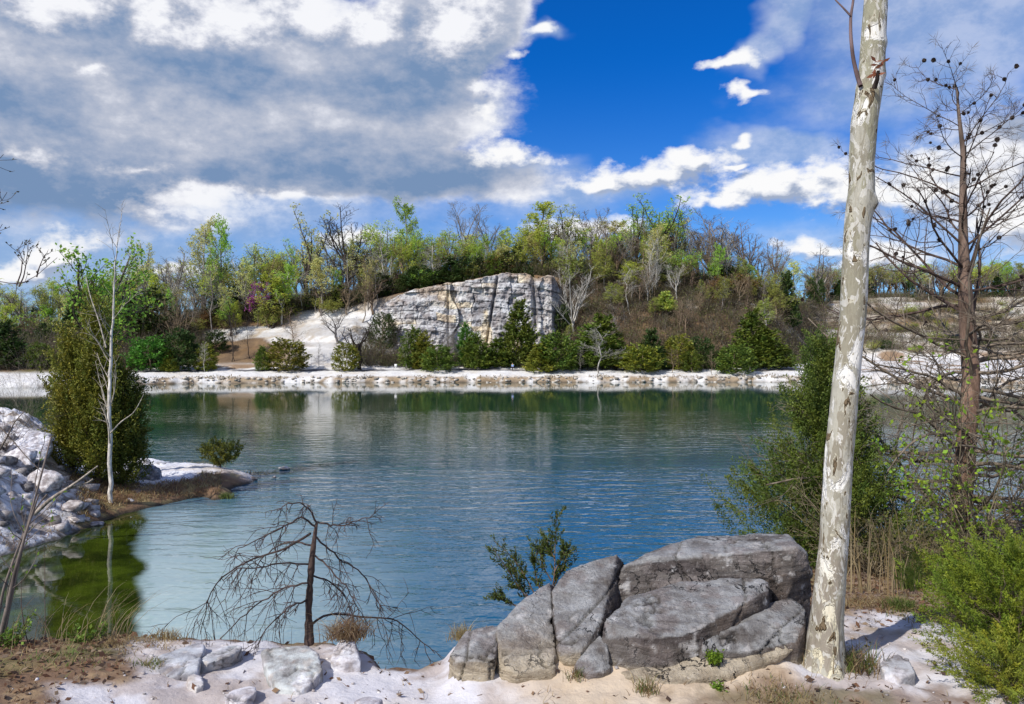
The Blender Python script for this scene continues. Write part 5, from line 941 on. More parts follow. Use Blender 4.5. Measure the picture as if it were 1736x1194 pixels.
# ------------------------------------------------------------------ cedars and other plants close by
def cedar(name, label, base, H, Rad, shape, n, nl, size, plen, col, seed, group=None, cat='cedar', trunk_r=.06, bark=(.16, .10, .07), twigs=0, **kw):
    root = thing(name, label, cat, base, group)
    mb = MB(); tubes(mb, [(straight(H * .88, seed=seed), np.linspace(trunk_r, trunk_r * .2, 9))], 8, bark)
    rng = np.random.default_rng(seed)
    s = grow(seed, straight(H * .9, seed=seed), np.linspace(trunk_r, trunk_r * .2, 9), [dict(m=max(12, int(n / 18)), ang=58, abs=Rad * .95, t0=.06, wig=.1, up=.07, fall=.75, rr=.3, rmin=.004, n=6)])
    tubes(mb, list(zip(*s[1])), 4, bark); link('trunk', mb.mesh('trunk', M_BARK, True), root)
    c = link('crown', plumes(seed, H, Rad, shape, n, nl, size, plen, **kw).mesh('crown', M_NEEDLE), root); c.color = tuple(col) + (1,)
    if twigs:
        s = grow(seed + 1, straight(H * .9, seed=seed), np.linspace(trunk_r, trunk_r * .2, 9), [dict(m=twigs, ang=62, abs=Rad * 1.2, t0=.05, wig=.12, up=.05, fall=.6, rr=.25, rmin=.004, n=7), dict(m=7, ang=45, len=.4, t0=.3, wig=.2, up=.03, rmin=.002, n=5)])
        mb = MB()
        for P_, R_ in s[1:]: tubes(mb, list(zip(P_, R_)), 4, (.24, .21, .15))
        link('bare_twigs', mb.mesh('bare_twigs', M_BARK, True), root)
    return root
b = at(166, 850, 31.0); b[2] = spz(b[0], b[1]) - .1
cedar('cedar_tree', 'big dense olive cedar on the spit at the left', b, EYE + (CY - 550) / F * 31 - b[2], 1.12, lambda h: np.clip((1 - h) / .66, 0, 1) ** .8 * np.clip(h / .1 + .62, 0, 1) + .04, 760, 62, .10, 1.25, (.17, .195, .03), 401, 'cedars of the spit', trunk_r=.14, lump=.9, inner=.7, up=1.9, width=.17)
b = at(124, 850, 31.2); b[2] = spz(b[0], b[1]) - .1
cedar('cedar_tree', 'lighter olive cedar joined to the left of the big one on the spit', b, EYE + (CY - 585) / F * 31.2 - b[2], 0.95, column, 480, 62, .10, 1.2, (.20, .21, .034), 405, 'cedars of the spit', trunk_r=.12, lump=.9, inner=.7, up=1.9, width=.17)
b = at(212, 840, 31.6); b[2] = spz(b[0], b[1]) - .1
cedar('cedar_tree', 'darker lower cedar behind the white dead stem, right of the big one', b, EYE + (CY - 636) / F * 31.6 - b[2], .72, egg, 420, 60, .10, .7, (.10, .115, .02), 402, 'cedars of the spit', trunk_r=.09, lump=.5, inner=.5, up=1.0)
b = at(374, 800, 37.2); b[2] = spz(b[0], b[1]) - .05
cedar('juniper', 'small flat-topped juniper near the tip of the spit', b, 1.15, .78, lambda h: np.clip((h - .12) / .3, 0, 1) ** .6 * np.clip((1.05 - h) / .3, .3, 1) + .02, 150, 50, .08, .4, (.13, .155, .026), 403, trunk_r=.04, up=.9)
b = at(1402, 930, 8.1); b[2] = nz(b[0], b[1]) - .05
cedar('cedar_tree', 'open yellowish green cedar behind the boulder and the mottled trunk', b, EYE + (CY - 596) / F * 8.1 - b[2], .72, lambda h: np.clip((1 - h) / .8, 0, 1) ** .8 * np.clip(h / .06 + .75, 0, 1) + .05, 820, 170, .028, .34, (.090, .125, .022), 404, trunk_r=.05, lump=1.0, inner=.8, up=1.2, twigs=44, width=.24, aspect=.36)
def bush(name, label, cen, rad, hh, n, nl, size, plen, col, seed, cat='bush', **kw):
    root = thing(name, label, cat, cen); c = link('foliage', plumes(seed, hh, rad, ball, n, nl, size, plen, **kw).mesh('foliage', M_NEEDLE), root); c.color = tuple(col) + (1,)
    s = grow(seed, straight(hh * .35, seed=seed), np.linspace(.02, .012, 9), [dict(m=26, ang=55, abs=rad * 1.0, t0=.0, wig=.12, up=.05, rmin=.004, n=7), dict(m=5, ang=40, len=.4, t0=.3, wig=.2, up=.0, rmin=.002)]); mb = MB()
    for P_, R_ in s: tubes(mb, list(zip(P_, R_)), 5, (.22, .17, .12))
    link('stems', mb.mesh('stems', M_BARK, True), root); return root
b = at(1725, 1100, 4.75); b[2] = nz(b[0], b[1]) - .05
bush('juniper_bush', 'feathery bright green juniper bush at the lower right corner', b, .52, .60, 620, 150, .017, .20, (.155, .235, .024), 411, up=.6, lump=.6, inner=.9, width=.14, aspect=.28)
b = at(1712, 1190, 4.15); b[2] = nz(b[0], b[1]) - .05
bush('juniper_bush', 'lower yellowish skirt of juniper at the bottom right edge', b, .30, .28, 240, 120, .016, .16, (.185, .225, .028), 412, up=.3, lump=.5, inner=.9, width=.14, aspect=.28)
# young cedar behind the boulder
def sprig():
    Ys = 5.6; base = at(905, 1030, Ys); base[2] = nz(base[0], base[1]) - .05; rng = np.random.default_rng(21); root = thing('young_cedar', 'young sparse cedar sprouting behind the left of the boulder', 'cedar', base)
    st = [[(925, 1035, 0), (940, 985, 0), (941, 930, 0), (944, 868, 0)], [(915, 1030, 0), (885, 1005, -.05), (860, 965, -.08), (832, 924, -.1)], [(915, 1025, 0), (895, 985, .05), (870, 945, .08), (838, 918, .1)], [(920, 1015, 0), (905, 965, .05), (912, 930, .05)], [(936, 1000, 0), (958, 955, .04), (966, 925, .06)], [(935, 985, 0), (920, 960, .03), (914, 928, .05)], [(905, 1025, 0), (880, 990, .1), (862, 950, .14)], [(940, 970, 0), (955, 940, -.04), (960, 928, -.05)], [(880, 1030, 0), (850, 1015, 0), (838, 1012, 0)], [(942, 950, 0), (930, 928, .02), (928, 915, .03)]]
    L1 = [(smooth_poly([at(a, c, Ys + d) for a, c, d in b], 12), np.linspace(.0055, .0018, 12)) for b in st]; mb = MB(); tubes(mb, L1, 5, (.17, .11, .07))
    P_ = np.array([a for a, _ in L1]); B = len(P_); m = 16; t = .2 + .75 * rng.random((B, m)); x = t * 11; i = np.minimum(x.astype(int), 10); f = (x - i)[..., None]; bb = np.arange(B)[:, None]; p = P_[bb, i] * (1 - f) + P_[bb, i + 1] * f; T = nrm(P_[bb, i + 1] - P_[bb, i])
    d = .75 * T + .65 * perp(rng, T); Q = run(rng, p.reshape(-1, 3), d.reshape(-1, 3), (.05 + .08 * rng.random(B * m)) , 5, .12, .05); tubes(mb, list(zip(Q, np.full((len(Q), 1), .0016) * np.linspace(1, .6, 5))), 3, (.17, .12, .07)); link('stems', mb.mesh('stems', M_BARK, True, base), root)
    mb = MB(); c, T = tip_points(rng, (Q, None), 34, .05); c = c + rng.normal(size=c.shape) * .005; leaves(mb, c, T + .6 * rng.normal(size=c.shape), .020 * (.6 + .8 * rng.random(len(c))), .4, rng, (.75 + .5 * rng.random((len(c), 1))) * np.array((1, 1, 1)))
    c2, T2 = tip_points(rng, (P_, None), 60, .35); leaves(mb, c2 + rng.normal(size=c2.shape) * .006, T2 + .6 * rng.normal(size=c2.shape), .02, .4, rng, (1, 1, 1)); o = link('foliage', mb.mesh('foliage', M_NEEDLE, False, base), root); o.color = (.075, .105, .020, 1)
sprig()
# tree with the loose green crown, and the white dead stem, on the spit
def spit_trees():
    b = at(158, 850, 34.0); b[2] = spz(b[0], b[1]) - .1; H = EYE + (CY - 372) / F * 34 - b[2]
    root = thing('leafing_tree', 'tree with a loose fresh green crown rising behind the big left cedar', 'tree', b)
    s = grow(420, straight(H * .42, seed=7), np.linspace(.20, .15, 9), [dict(m=5, ang=15, abs=H * .50, t0=.45, wig=.06, up=.05, n=9, fall=0, rr=.7), dict(m=9, ang=42, len=.33, t0=.42, wig=.14, up=.08, rmin=.02, n=6), dict(m=6, ang=42, len=.45, t0=.2, wig=.2, up=.03, rmin=.01, n=4)])
    link('trunk', wood(s, col=(.11, .09, .07)).mesh('trunk', M_BARK, True), root); P_, R_ = s[3]; k = P_[:, -1, 2] > H * .5; o = link('crown', foliage(421, (P_[k], R_[k]), 9, .15, .12).mesh('crown', M_LEAF), root); o.color = (.28, .50, .07, 1)
    b = at(187, 862, 29.6); b[2] = spz(b[0], b[1]) - .1; root = thing('dead_tree', 'slim white dead stem standing in front of the big left cedar', 'tree', b)
    tr = np.array([list(at(x, y, 29.6)) + [w * .4 / F * 29.6] for x, y, w in [(187, 870, 10), (187, 780, 9), (186, 700, 8), (188, 620, 6.5), (190, 550, 4.5), (194, 480, 3.2), (198, 420, 2.2), (204, 380, 1.2)]]); tr = resample(tr, 30) ; tr[0, 2] = b[2]
    rng = np.random.default_rng(5); mb = MB(); tubes(mb, [(tr[:, :3] + rng.normal(size=(30, 3)) * .02, tr[:, 3])], 8, (.70, .66, .60)); link('trunk', mb.mesh('trunk', M_BARK, True, b), root)
    s = grow(430, tr[6:, :3], tr[6:, 3], [dict(m=20, ang=40, abs=1.7, t0=.0, wig=.12, up=.08, fall=.3, rr=.4, rmin=.012, n=7), dict(m=5, ang=40, len=.45, t0=.25, wig=.16, up=.04, rmin=.008)]); mb = MB()
    P2 = [at(180, 590, 29.6), at(168, 545, 29.8), at(152, 500, 30), at(146, 470, 30.2)]; tubes(mb, [(smooth_poly(P2, 12), np.linspace(.03, .014, 12)), (smooth_poly([at(187, 735, 29.5), at(205, 715, 29), at(228, 700, 28.6), at(244, 668, 28.4)], 12), np.linspace(.03, .01, 12))], 6, (.5, .45, .38))
    for P_, R_ in s[1:]: tubes(mb, list(zip(P_, R_)), 4, (.46, .41, .33))
    link('branches', mb.mesh('branches', M_BARK, True, b), root)
spit_trees()

# ------------------------------------------------------------------ grasses, brush, twigs close by
def blades(mb, rng, c, h, w, lean, col, droop=.3, dirv=None):
    n = len(c); h = np.broadcast_to(h, (n,)) * (.6 + .6 * rng.random(n)); d = rng.normal(size=(n, 2)) * lean + (0 if dirv is None else np.asarray(dirv)); t = np.linspace(0, 1, 5)
    P_ = c[:, None] + np.stack([d[:, :1] * t ** 1.6 * h[:, None], d[:, 1:] * t ** 1.6 * h[:, None], t[None] * h[:, None] - droop * t ** 3 * h[:, None]], 2); s = nrm(np.stack([rng.normal(size=n), rng.normal(size=n) * .4, 0 * h], 1))[:, None] * (w * np.array([1, .9, .7, .45, .08]))[None, :, None]
    V_ = np.stack([P_ - s, P_ + s], 2).reshape(n, 10, 3); b = (np.arange(n) * 10)[:, None, None]; k = np.arange(4)[None, :, None] * 2; q = (b + k + np.array([0, 1, 3, 2])[None, None]).reshape(-1, 4)
    pal = np.asarray(col, float).reshape(-1, 3); mb.put(V_, quads=q, col=np.repeat(pal[rng.integers(0, len(pal), n)] * (.7 + .6 * rng.random((n, 1))), 10, 0))
DRY = [(.36, .27, .13), (.28, .19, .09), (.22, .14, .075), (.42, .34, .19)]; GREEN = [(.10, .17, .03), (.16, .22, .05), (.20, .22, .07)]
def tuft(name, label, px, py, Y, n, rad, h, w, col, lean=.5, group=None, cat='grass', seed=1, droop=.3, dirv=None, z=None):
    rng = np.random.default_rng(seed); b = at(px, py, Y); b[2] = nz(b[0], b[1]) if z is None else b[2] if z == 'at' else z; c = np.stack([b[0] + rng.normal(size=n) * rad, b[1] + rng.normal(size=n) * rad * .7, np.full(n, b[2])], 1)
    if z is None: c[:, 2] = near(c[:, 0], c[:, 1]) - .005
    mb = MB(); blades(mb, rng, c, h, w, lean, col, droop, dirv); 
    if n >= 400 and cat == 'grass' and rad > .1 or 'scattered' in label or rad > .15: return tag(link('grass', mb.mesh('grass', M_LEAF, False, b), None, Vector(b)), label, None, None, 'stuff')
    return tag(link(name, mb.mesh(name, M_LEAF, False, b), None, Vector(b)), label, cat, group)
GT = 'grass tufts of the near shore'
tuft('grass_tuft', 'brown dry grass tussock on the stone beside the dead tree', 590, 1082, 4.72, 420, .055, .17, .0022, DRY, .75, GT, seed=2, droop=.5, z='at')
tuft('grass_tuft', 'small brown tussock at the left tip of the boulder', 782, 1085, 4.75, 130, .03, .12, .002, DRY, .5, GT, seed=3, z='at')
tuft('grass_tuft', 'dry and green grass hugging the right of the trunk foot', 1440, 1130, 4.45, 330, .09, .16, .0025, DRY + GREEN, .55, GT, seed=4)
tuft('grass_tuft', 'short mixed grass in front of the trunk foot', 1330, 1172, 4.05, 420, .13, .06, .0018, DRY + GREEN[:1], .6, GT, seed=5)
tuft('grass_tuft', 'greenish grass tuft at the foot of the tan footing block', 1095, 1178, 4.1, 90, .035, .10, .002, DRY + GREEN, .5, GT, seed=6)
tuft('grass_tuft', 'tiny grass clump under the small brown wedge block', 978, 1152, 4.22, 70, .03, .08, .0018, DRY + GREEN, .5, GT, seed=7)
tuft('grass_tuft', 'fresh green grass by the sandy path, right of the trunk', 1530, 1048, 5.6, 260, .05, .12, .003, GREEN, .5, GT, seed=8)
tuft('grass_tuft', 'tall green blades in front of the dry thicket', 1548, 1005, 6.6, 90, .08, .38, .004, GREEN, .22, GT, seed=9)
tuft('grass_tuft', 'tall green blades behind the juniper bush', 1655, 960, 6.6, 80, .12, .36, .004, GREEN, .25, GT, seed=10)
tuft('grass_tuft', 'tall tan reeds left of the pine foot', 1575, 985, 7.0, 60, .10, .62, .004, DRY[:1] + DRY[3:], .18, GT, seed=11)
tuft('grass_tuft', 'tall thin tan reeds just right of the trunk', 1482, 1005, 6.3, 34, .14, .85, .0035, DRY[:1] + DRY[3:], .15, GT, seed=12)
tuft('grass_tuft', 'matted brown grass between the trunk and the thicket', 1470, 1040, 5.8, 520, .22, .10, .003, DRY, .8, GT, seed=13, droop=.6)
tuft('grass_tuft', 'matted dry grass left of the juniper bush', 1600, 1075, 5.3, 420, .16, .09, .003, DRY + GREEN[2:], .8, GT, seed=14, droop=.6)
tuft('grass_tuft', 'long pale bent stalks leaning over the green cove', 185, 1085, 4.8, 26, .06, .42, .0022, DRY[:1] + DRY[3:], .25, GT, seed=15, dirv=(.42, 0))
tuft('grass_tuft', 'scattered long pale stalks at the left edge of the shore', 70, 1100, 4.7, 34, .22, .40, .002, DRY[:1] + DRY[3:], .3, GT, seed=16, dirv=(.3, 0))
tuft('grass_tuft', 'brown weed clump on the ledge left of the slanting slab', 285, 1088, 4.85, 120, .05, .11, .002, DRY, .45, GT, seed=17)
tuft('grass_tuft', 'low brown grass on the ledge behind the left stones', 215, 1100, 4.72, 520, .16, .06, .002, DRY, .8, GT, seed=18, droop=.6)
tuft('grass_tuft', 'yellow green weeds beside the black stick', 262, 1148, 4.35, 150, .05, .055, .002, GREEN[1:] + DRY[:1], .7, GT, seed=19)
tuft('grass_tuft', 'low green grass patch in the bottom left litter', 110, 1160, 4.3, 220, .12, .05, .002, GREEN + DRY[:1], .8, GT, seed=20)
tuft('grass_tuft', 'thin bare weed stalks on the ledge under the dead tree arch', 400, 1092, 4.85, 26, .16, .22, .0014, [(.10, .08, .07)], .18, GT, seed=21)
tuft('reed_bed', 'tan reeds in the water behind the spit sand', 335, 792, 39.5, 260, .55, .75, .012, DRY[:1] + DRY[3:], .15, None, 'reeds', 22, z=-.05)
tuft('reed_bed', 'low tan reeds right of the big left cedar', 262, 786, 40, 200, .7, .5, .012, DRY[:1] + DRY[3:], .2, None, 'reeds', 23, z=-.05)
tuft('reed_bed', 'thin line of low reeds off the spit tip', 432, 802, 39.2, 70, .5, .14, .012, DRY, .4, None, 'reeds', 24, z=0.0)
tuft('weed_tuft', 'yellow green water weed near the spit tip', 383, 846, 32.4, 160, .14, .38, .014, GREEN[1:], .5, None, 'weed', 25, z=-.05)
def spit_grass():
    rng = np.random.default_rng(31); mb = MB(); N = 9000; px = rng.uniform(120, 375, N); py = rng.uniform(812, 880, N); Y = rng.uniform(26, 37, N); X = (px - CX) / F * Y; d = poly_sd(X, Y, SPW); n1 = fbm(P3(X * .9, Y * .9, 0 * X), 4, 64)
    br = np.maximum(sstep(d + 1.2 * n1, 2.1, 1.1) * sstep(px, 110, 150) * sstep(Y, 37.5, 35.5), sstep(np.hypot((px - 190) / 75, (Y - 30.6) / 1.7) + 1.2 * n1, 1.15, .8)); k = (br > .5) & (d > .15); X, Y = X[k], Y[k]
    blades(mb, rng, np.stack([X, Y, spit(X, Y) - .02], 1), .28, .012, .6, DRY + [(.24, .13, .08), (.30, .16, .09)], .4); tag(link('dry_bank_grass', mb.mesh('dry_bank_grass', M_LEAF)), 'rusty dry grass covering the bank of the spit', kind='stuff')
spit_grass()
def mound_rubble():
    rng = np.random.default_rng(37); mb = MB(); N = 520; px = rng.uniform(-60, 175, N); Y = rng.uniform(23.5, 31, N); X = (px - CX) / F * Y; d = poly_sd(X, Y, SPW); k = d > .1; X, Y = X[k], Y[k]; Z = spit(X, Y); ic = np.array([(x, y, zz) for x in (-1, 1) for y in (-1, 1) for zz in (-1, 1)], float); fq = np.array([(0, 1, 3, 2), (4, 6, 7, 5), (0, 4, 5, 1), (2, 3, 7, 6), (0, 2, 6, 4), (1, 5, 7, 3)])
    for x, y, z in zip(X, Y, Z):
        s = .02 + .34 * rng.random() ** 6; v = nrm(ic + rng.normal(size=(8, 3)) * .45) * s * np.array([1.4, 1.2, .8]); g = rng.choice([.66, .55, .4, .28, .18]); mb.put(v + (x, y, z + s * .02), quads=fq, col=np.array((g, g * .94, g * .9)))
    tag(link('rubble', mb.mesh('rubble', M_STONE)), 'broken white and grey rubble lying on the left mound', kind='stuff'); mb = MB()
    N = 2600; px = rng.uniform(-60, 200, N); Y = rng.uniform(23.5, 31, N); X = (px - CX) / F * Y; d = poly_sd(X, Y, SPW); k = (d > .1) & (fbm(P3(X * .8, Y * .8, 0 * X), 3, 38) > .04); X, Y = X[k], Y[k]
    blades(mb, rng, np.stack([X, Y, spit(X, Y) - .02], 1), .24, .010, .7, DRY + [(.24, .13, .08), (.16, .11, .08)], .5); tag(link('dry_mound_grass', mb.mesh('dry_mound_grass', M_LEAF)), 'thin dry weeds scattered over the left mound', kind='stuff')
mound_rubble()
for lab, px, py, Y, w, h, c in (('broad pale rock ledge low on the left mound', 60, 840, 27, 90, 46, (.52, .50, .49)), ('grey cracked rock ledge at the left edge above the cove', 2, 880, 25.5, 70, 44, (.46, .44, .43)), ('white rock shoulder under the large white block of the mound', 28, 800, 27.6, 80, 40, (.60, .585, .585)), ('greyish rock step at the mound foot near the cove water', 118, 872, 26.6, 44, 26, (.40, .37, .35))):
    shorestone(lab, px, py, Y, w, h, c, 60 + int(px), 'boulder', amp=.13, fr=1.6)
def dry_shrub(name, label, px, py, Y, H, spread, n, col, seed, leafc=None, nleaf=0, ang=35, z=None, cat='shrub', lsize=.03, group=None):
    b = at(px, py, Y); b[2] = (nz(b[0], b[1]) if z is None else z) - .04; root = thing(name, label, cat, b, group)
    s = grow(seed, straight(H * .12, seed=seed), np.linspace(.012, .01, 9), [dict(m=n, ang=ang, abs=H * 1.05, t0=0, wig=.12, up=.02, fall=.1, rr=.6, rmin=.004, n=8), dict(m=8, ang=42, len=.4, t0=.15, wig=.18, up=.02, rmin=.0022, n=6), dict(m=5, ang=42, len=.5, t0=.1, wig=.22, up=0, rmin=.0014, n=4)])
    mb = MB()
    for P_, R_ in s: tubes(mb, list(zip(P_, R_)), 4, col)
    link('branches', mb.mesh('branches', M_BARK, True), root)
    if nleaf: o = link('leaves', foliage(seed + 1, s[3], nleaf, lsize, .01).mesh('leaves', M_LEAF), root); o.color = tuple(leafc) + (1,)
    return root
GD = 'dry thicket behind the mottled trunk'
dry_shrub('dry_shrub', 'grey-tan leafless thicket just right of the mottled trunk', 1480, 985, 7.2, .85, .5, 26, (.24, .20, .13), 441, (.13, .15, .04), 1, 50, group=GD)
dry_shrub('dry_shrub', 'olive leafless thicket left of the pine foot', 1555, 970, 7.4, .8, .5, 26, (.20, .18, .11), 442, (.13, .15, .04), 1, 55, group=GD)
dry_shrub('dry_shrub', 'dark twiggy thicket right of the pine foot', 1700, 945, 7.6, 1.0, .5, 24, (.15, .12, .09), 443, (.20, .30, .04), 1, 50, group=GD)
dry_shrub('leafy_vine', 'sapling with bright green young leaves right of the pine', 1668, 1010, 6.6, 1.55, .5, 7, (.20, .17, .11), 444, (.26, .42, .04), 4, 16, lsize=.04)
dry_shrub('leafy_vine', 'sapling with a few bright green leaves left of the pine', 1560, 990, 7.4, 1.0, .5, 5, (.22, .19, .13), 445, (.26, .42, .04), 2, 22, lsize=.045)
dry_shrub('bare_bush', 'tangled dark bare bush on the mound at the left edge', 12, 745, 28.5, 3.4, .5, 20, (.14, .115, .095), 446, z=spz(at(12, 745, 28.5)[0], 28.5), ang=40)
dry_shrub('bare_bush', 'pale bare bush behind the white mound at the left', 55, 740, 33.5, 3.2, .5, 12, (.32, .28, .21), 447, z=spz(at(55, 740, 33.5)[0], 33.5), ang=32)
dry_shrub('weed', 'leafy green weed at the foot of the front boulder block', 1222, 1160, 4.15, .055, .1, 6, (.10, .16, .03), 448, (.16, .30, .03), 3, 40, lsize=.016, cat='weed')
dry_shrub('weed', 'small green weed growing in the boulder face', 1212, 1112, 4.27, .05, .1, 5, (.10, .16, .03), 449, (.16, .30, .03), 3, 35, z=4.36, lsize=.015, cat='weed')
dry_shrub('weed', 'low green leafy weed at the left edge of the cove shore', 150, 1092, 4.75, .13, .1, 8, (.16, .17, .06), 450, (.16, .26, .045), 1, 45, lsize=.024, cat='weed')
dry_shrub('weed', 'pale green weed between the left saplings', 20, 1095, 4.7, .2, .1, 6, (.16, .17, .06), 451, (.16, .26, .045), 1, 40, lsize=.024, cat='weed')
def stems(name, label, lines, Y, col, cat, r, twig=6, seed=3, leafc=None, tlen=.25, group=None):
    rng = np.random.default_rng(seed); b = at(lines[0][0][0], lines[0][0][1], Y); root = thing(name, label, cat, b, group); mb = MB(); L = []
    for k, l in enumerate(lines):
        p = smooth_poly([at(x, y, Y + (.08 * k)) for x, y in l], 16); L.append((p, np.linspace(r * (1 if k == 0 else .6), r * .3, 16)))
    tubes(mb, L, 7, col); P_ = np.array([a for a, _ in L])
    s = [(P_, np.array([q for _, q in L]))]; link('stem', mb.mesh('stem', M_BARK, True, b), root)
    if twig:
        B = len(P_); t = .25 + .72 * rng.random((B, twig)); x = t * 15; i = np.minimum(x.astype(int), 14); bb = np.arange(B)[:, None]; p = P_[bb, i]; T = nrm(P_[bb, i + 1] - P_[bb, i]); d = .75 * T + .65 * perp(rng, T)
        Ln = np.linalg.norm(np.diff(P_, axis=1), axis=2).sum(1)[:, None] * tlen * (.5 + rng.random(t.shape)); Q = run(rng, p.reshape(-1, 3), d.reshape(-1, 3), Ln.reshape(-1), 7, .14, .05)
        mb = MB(); tubes(mb, list(zip(Q, np.full((len(Q), 1), r * .22) * np.linspace(1, .5, 7))), 4, col); link('twigs', mb.mesh('twigs', M_BARK, True, b), root)
        if leafc: mb = MB(); c, T2 = tip_points(rng, (Q, None), 4, .4); leaves(mb, c, T2 + .7 * rng.normal(size=c.shape), .03, .5, rng, leafc); link('leaves', mb.mesh('leaves', M_LEAF, False, b), root)
stems('sapling', 'grey leaning sapling with two stems at the left edge', [[(-6, 1108), (10, 1040), (26, 965), (48, 890), (66, 838)], [(2, 1100), (22, 1000), (44, 900), (62, 835), (78, 775), (87, 740)], [(-10, 1090), (5, 1000), (30, 930), (60, 860), (80, 838)]], 4.7, (.20, .17, .15), 'sapling', .016, 5, 3, (.20, .34, .05))
stems('sapling', 'thin dark curved stem rising from the left leaf litter', [[(58, 1118), (44, 1080), (36, 1030), (36, 980)], [(78, 1110), (76, 1020), (76, 940), (75, 925)]], 4.7, (.13, .085, .07), 'sapling', .004, 3, 4)
stems('driftwood_branch', 'bare grey fallen branch pointing up from the left bank', [[(58, 872), (86, 846), (127, 820), (166, 790)], [(112, 830), (135, 822), (150, 818), (158, 812)]], 24.5, (.36, .31, .26), 'branch', .07, 0, 5)
stems('dead_stick', 'dark slanting stick in the mound of the left bank', [[(-8, 775), (10, 745), (25, 715), (42, 697)], [(-6, 718), (20, 745), (45, 775), (70, 800)]], 24.5, (.20, .16, .13), 'stick', .035, 3, 6)
stems('dead_stick', 'short black stick poking from the sand at the left', [[(296, 1172), (288, 1160), (281, 1150), (268, 1146)], [(281, 1150), (279, 1146), (277, 1144), (274, 1142)]], 4.33, (.035, .03, .028), 'stick', .007, 0, 7)
def overhang():
    b = np.array([-4.3, 5.2, nz(-4.3, 5.2) - .1]); root = thing('overhanging_tree', 'budding twigs reaching in from a tree at the left edge', 'tree', b); rng = np.random.default_rng(9); Yb = 5.2; mb = MB(); L = []
    tr = np.array([b, b + [.05, 0, 1.2], b + [.0, 0, 2.4], b + [.1, 0, 4.6]]); tubes(mb, [(smooth_poly(tr, 16), np.linspace(.08, .03, 16))], 9, (.2, .17, .14)); link('trunk', mb.mesh('trunk', M_BARK, True, b), root); mb = MB()
    for l in ([(-230, 480), (-60, 460), (0, 478), (32, 486), (62, 470), (82, 448), (97, 437)], [(-235, 330), (-90, 330), (-30, 345), (-8, 350), (4, 345), (9, 332), (12, 326)], [(-200, 290), (-60, 285), (-10, 280), (2, 268), (6, 262)], [(-220, 420), (-80, 400), (-20, 400), (0, 395), (4, 380)], [(32, 486), (40, 470), (44, 448), (48, 420)], [(28, 484), (36, 462), (38, 440), (30, 418)], [(62, 470), (66, 455), (72, 440), (76, 432)]):
        L.append((smooth_poly([at(x, y, Yb) for x, y in l], 16), np.linspace(.0052, .0016, 16)))
    tubes(mb, L, 5, (.11, .08, .075)); P_ = np.array([a for a, _ in L]); B = len(P_); m = 7; i = rng.integers(6, 15, (B, m)); bb = np.arange(B)[:, None]; p = P_[bb, i]; T = nrm(P_[bb, i + 1] - P_[bb, i]); Q = run(rng, p.reshape(-1, 3), (.7 * T + .7 * perp(rng, T)).reshape(-1, 3), .05 + .08 * rng.random(B * m), 5, .15, .1)
    tubes(mb, list(zip(Q, np.full((len(Q), 1), .0016) * np.ones(5))), 3, (.11, .08, .075)); link('branches', mb.mesh('branches', M_BARK, True, b), root)
    mb = MB(); c, T = tip_points(rng, (Q, None), 3, .5); leaves(mb, c, T + .6 * rng.normal(size=c.shape), .02, .6, rng, (.09, .085, .05)); link('buds', mb.mesh('buds', M_LEAF, False, b), root)
overhang()
def litter():
    rng = np.random.default_rng(41); mb = MB(); N = 20000; X = rng.uniform(-3.6, 3.4, N); Y = rng.uniform(3.3, 8, N); px = CX + X / Y * F; py = CY - (near(X, Y) - EYE) / Y * F; n1 = fbm(P3(X * 2.2, Y * 2.2, 0 * X), 4, 74); n2 = fbm(P3(X * 9, Y * 9, 0 * X), 4, 75)
    w = np.maximum(sstep(px + 150 * n1 + 60 * n2, 260, 215) * sstep(py + 40 * n1, 1172, 1150), sstep(px + 120 * n1, 120, 60)); w = np.maximum(w, sstep(Y + .8 * n1, 5.15, 5.5) * sstep(X, 1.4, 1.7)); w = np.maximum(w, .08 + .25 * sstep(np.hypot((X - 1.55) / .75, (Y - 3.95) / .35), 1.2, .6)); k = rng.random(N) < w; X, Y = X[k], Y[k]; n = len(X); c = np.stack([X, Y, near(X, Y) + .004], 1)
    pal = np.array([(.24, .13, .075), (.17, .095, .06), (.33, .22, .13), (.12, .08, .06), (.40, .30, .20)]); leaves(mb, c, np.stack([rng.normal(size=n), rng.normal(size=n), .35 * rng.random(n)], 1), .018 + .035 * rng.random(n), .55, rng, pal[rng.integers(0, 5, n)])
    k2 = rng.random(n) < .6; blades(mb, rng, c[k2], .05, .0016, .9, DRY, .7); tag(link('leaf_litter', mb.mesh('leaf_litter', M_LEAF)), 'brown dead leaves and straw lying on the near shore', kind='stuff')
    mb = MB(); N = 2200; X = rng.uniform(-2.6, 3.0, N); Y = rng.uniform(3.4, 5.4, N); k = (Y < np.interp(X, EX, EY_) - .02) & (rng.random(N) < .9) & (fbm(P3(X * 2.5, Y * 2.5, 0 * X), 3, 79) > .0); X, Y = X[k], Y[k]; Z = near(X, Y); ic = np.array([(x, y, zz) for x in (-1, 1) for y in (-1, 1) for zz in (-1, 1)], float); fq = np.array([(0, 1, 3, 2), (4, 6, 7, 5), (0, 4, 5, 1), (2, 3, 7, 6), (0, 2, 6, 4), (1, 5, 7, 3)])
    for x, y, z in zip(X, Y, Z):
        s = .002 + .012 * rng.random() ** 5; v = nrm(ic + rng.normal(size=(8, 3)) * .35) * s * np.array([1.4, 1.2, .8]); g = rng.choice([.66, .6, .5, .36]); mb.put(v + (x, y, z + s * .2), quads=fq, col=np.array((g, g * .95, g * .9)))
    tag(link('gravel', mb.mesh('gravel', M_STONE)), 'small grit and chips scattered on the white sand', kind='stuff')
litter()

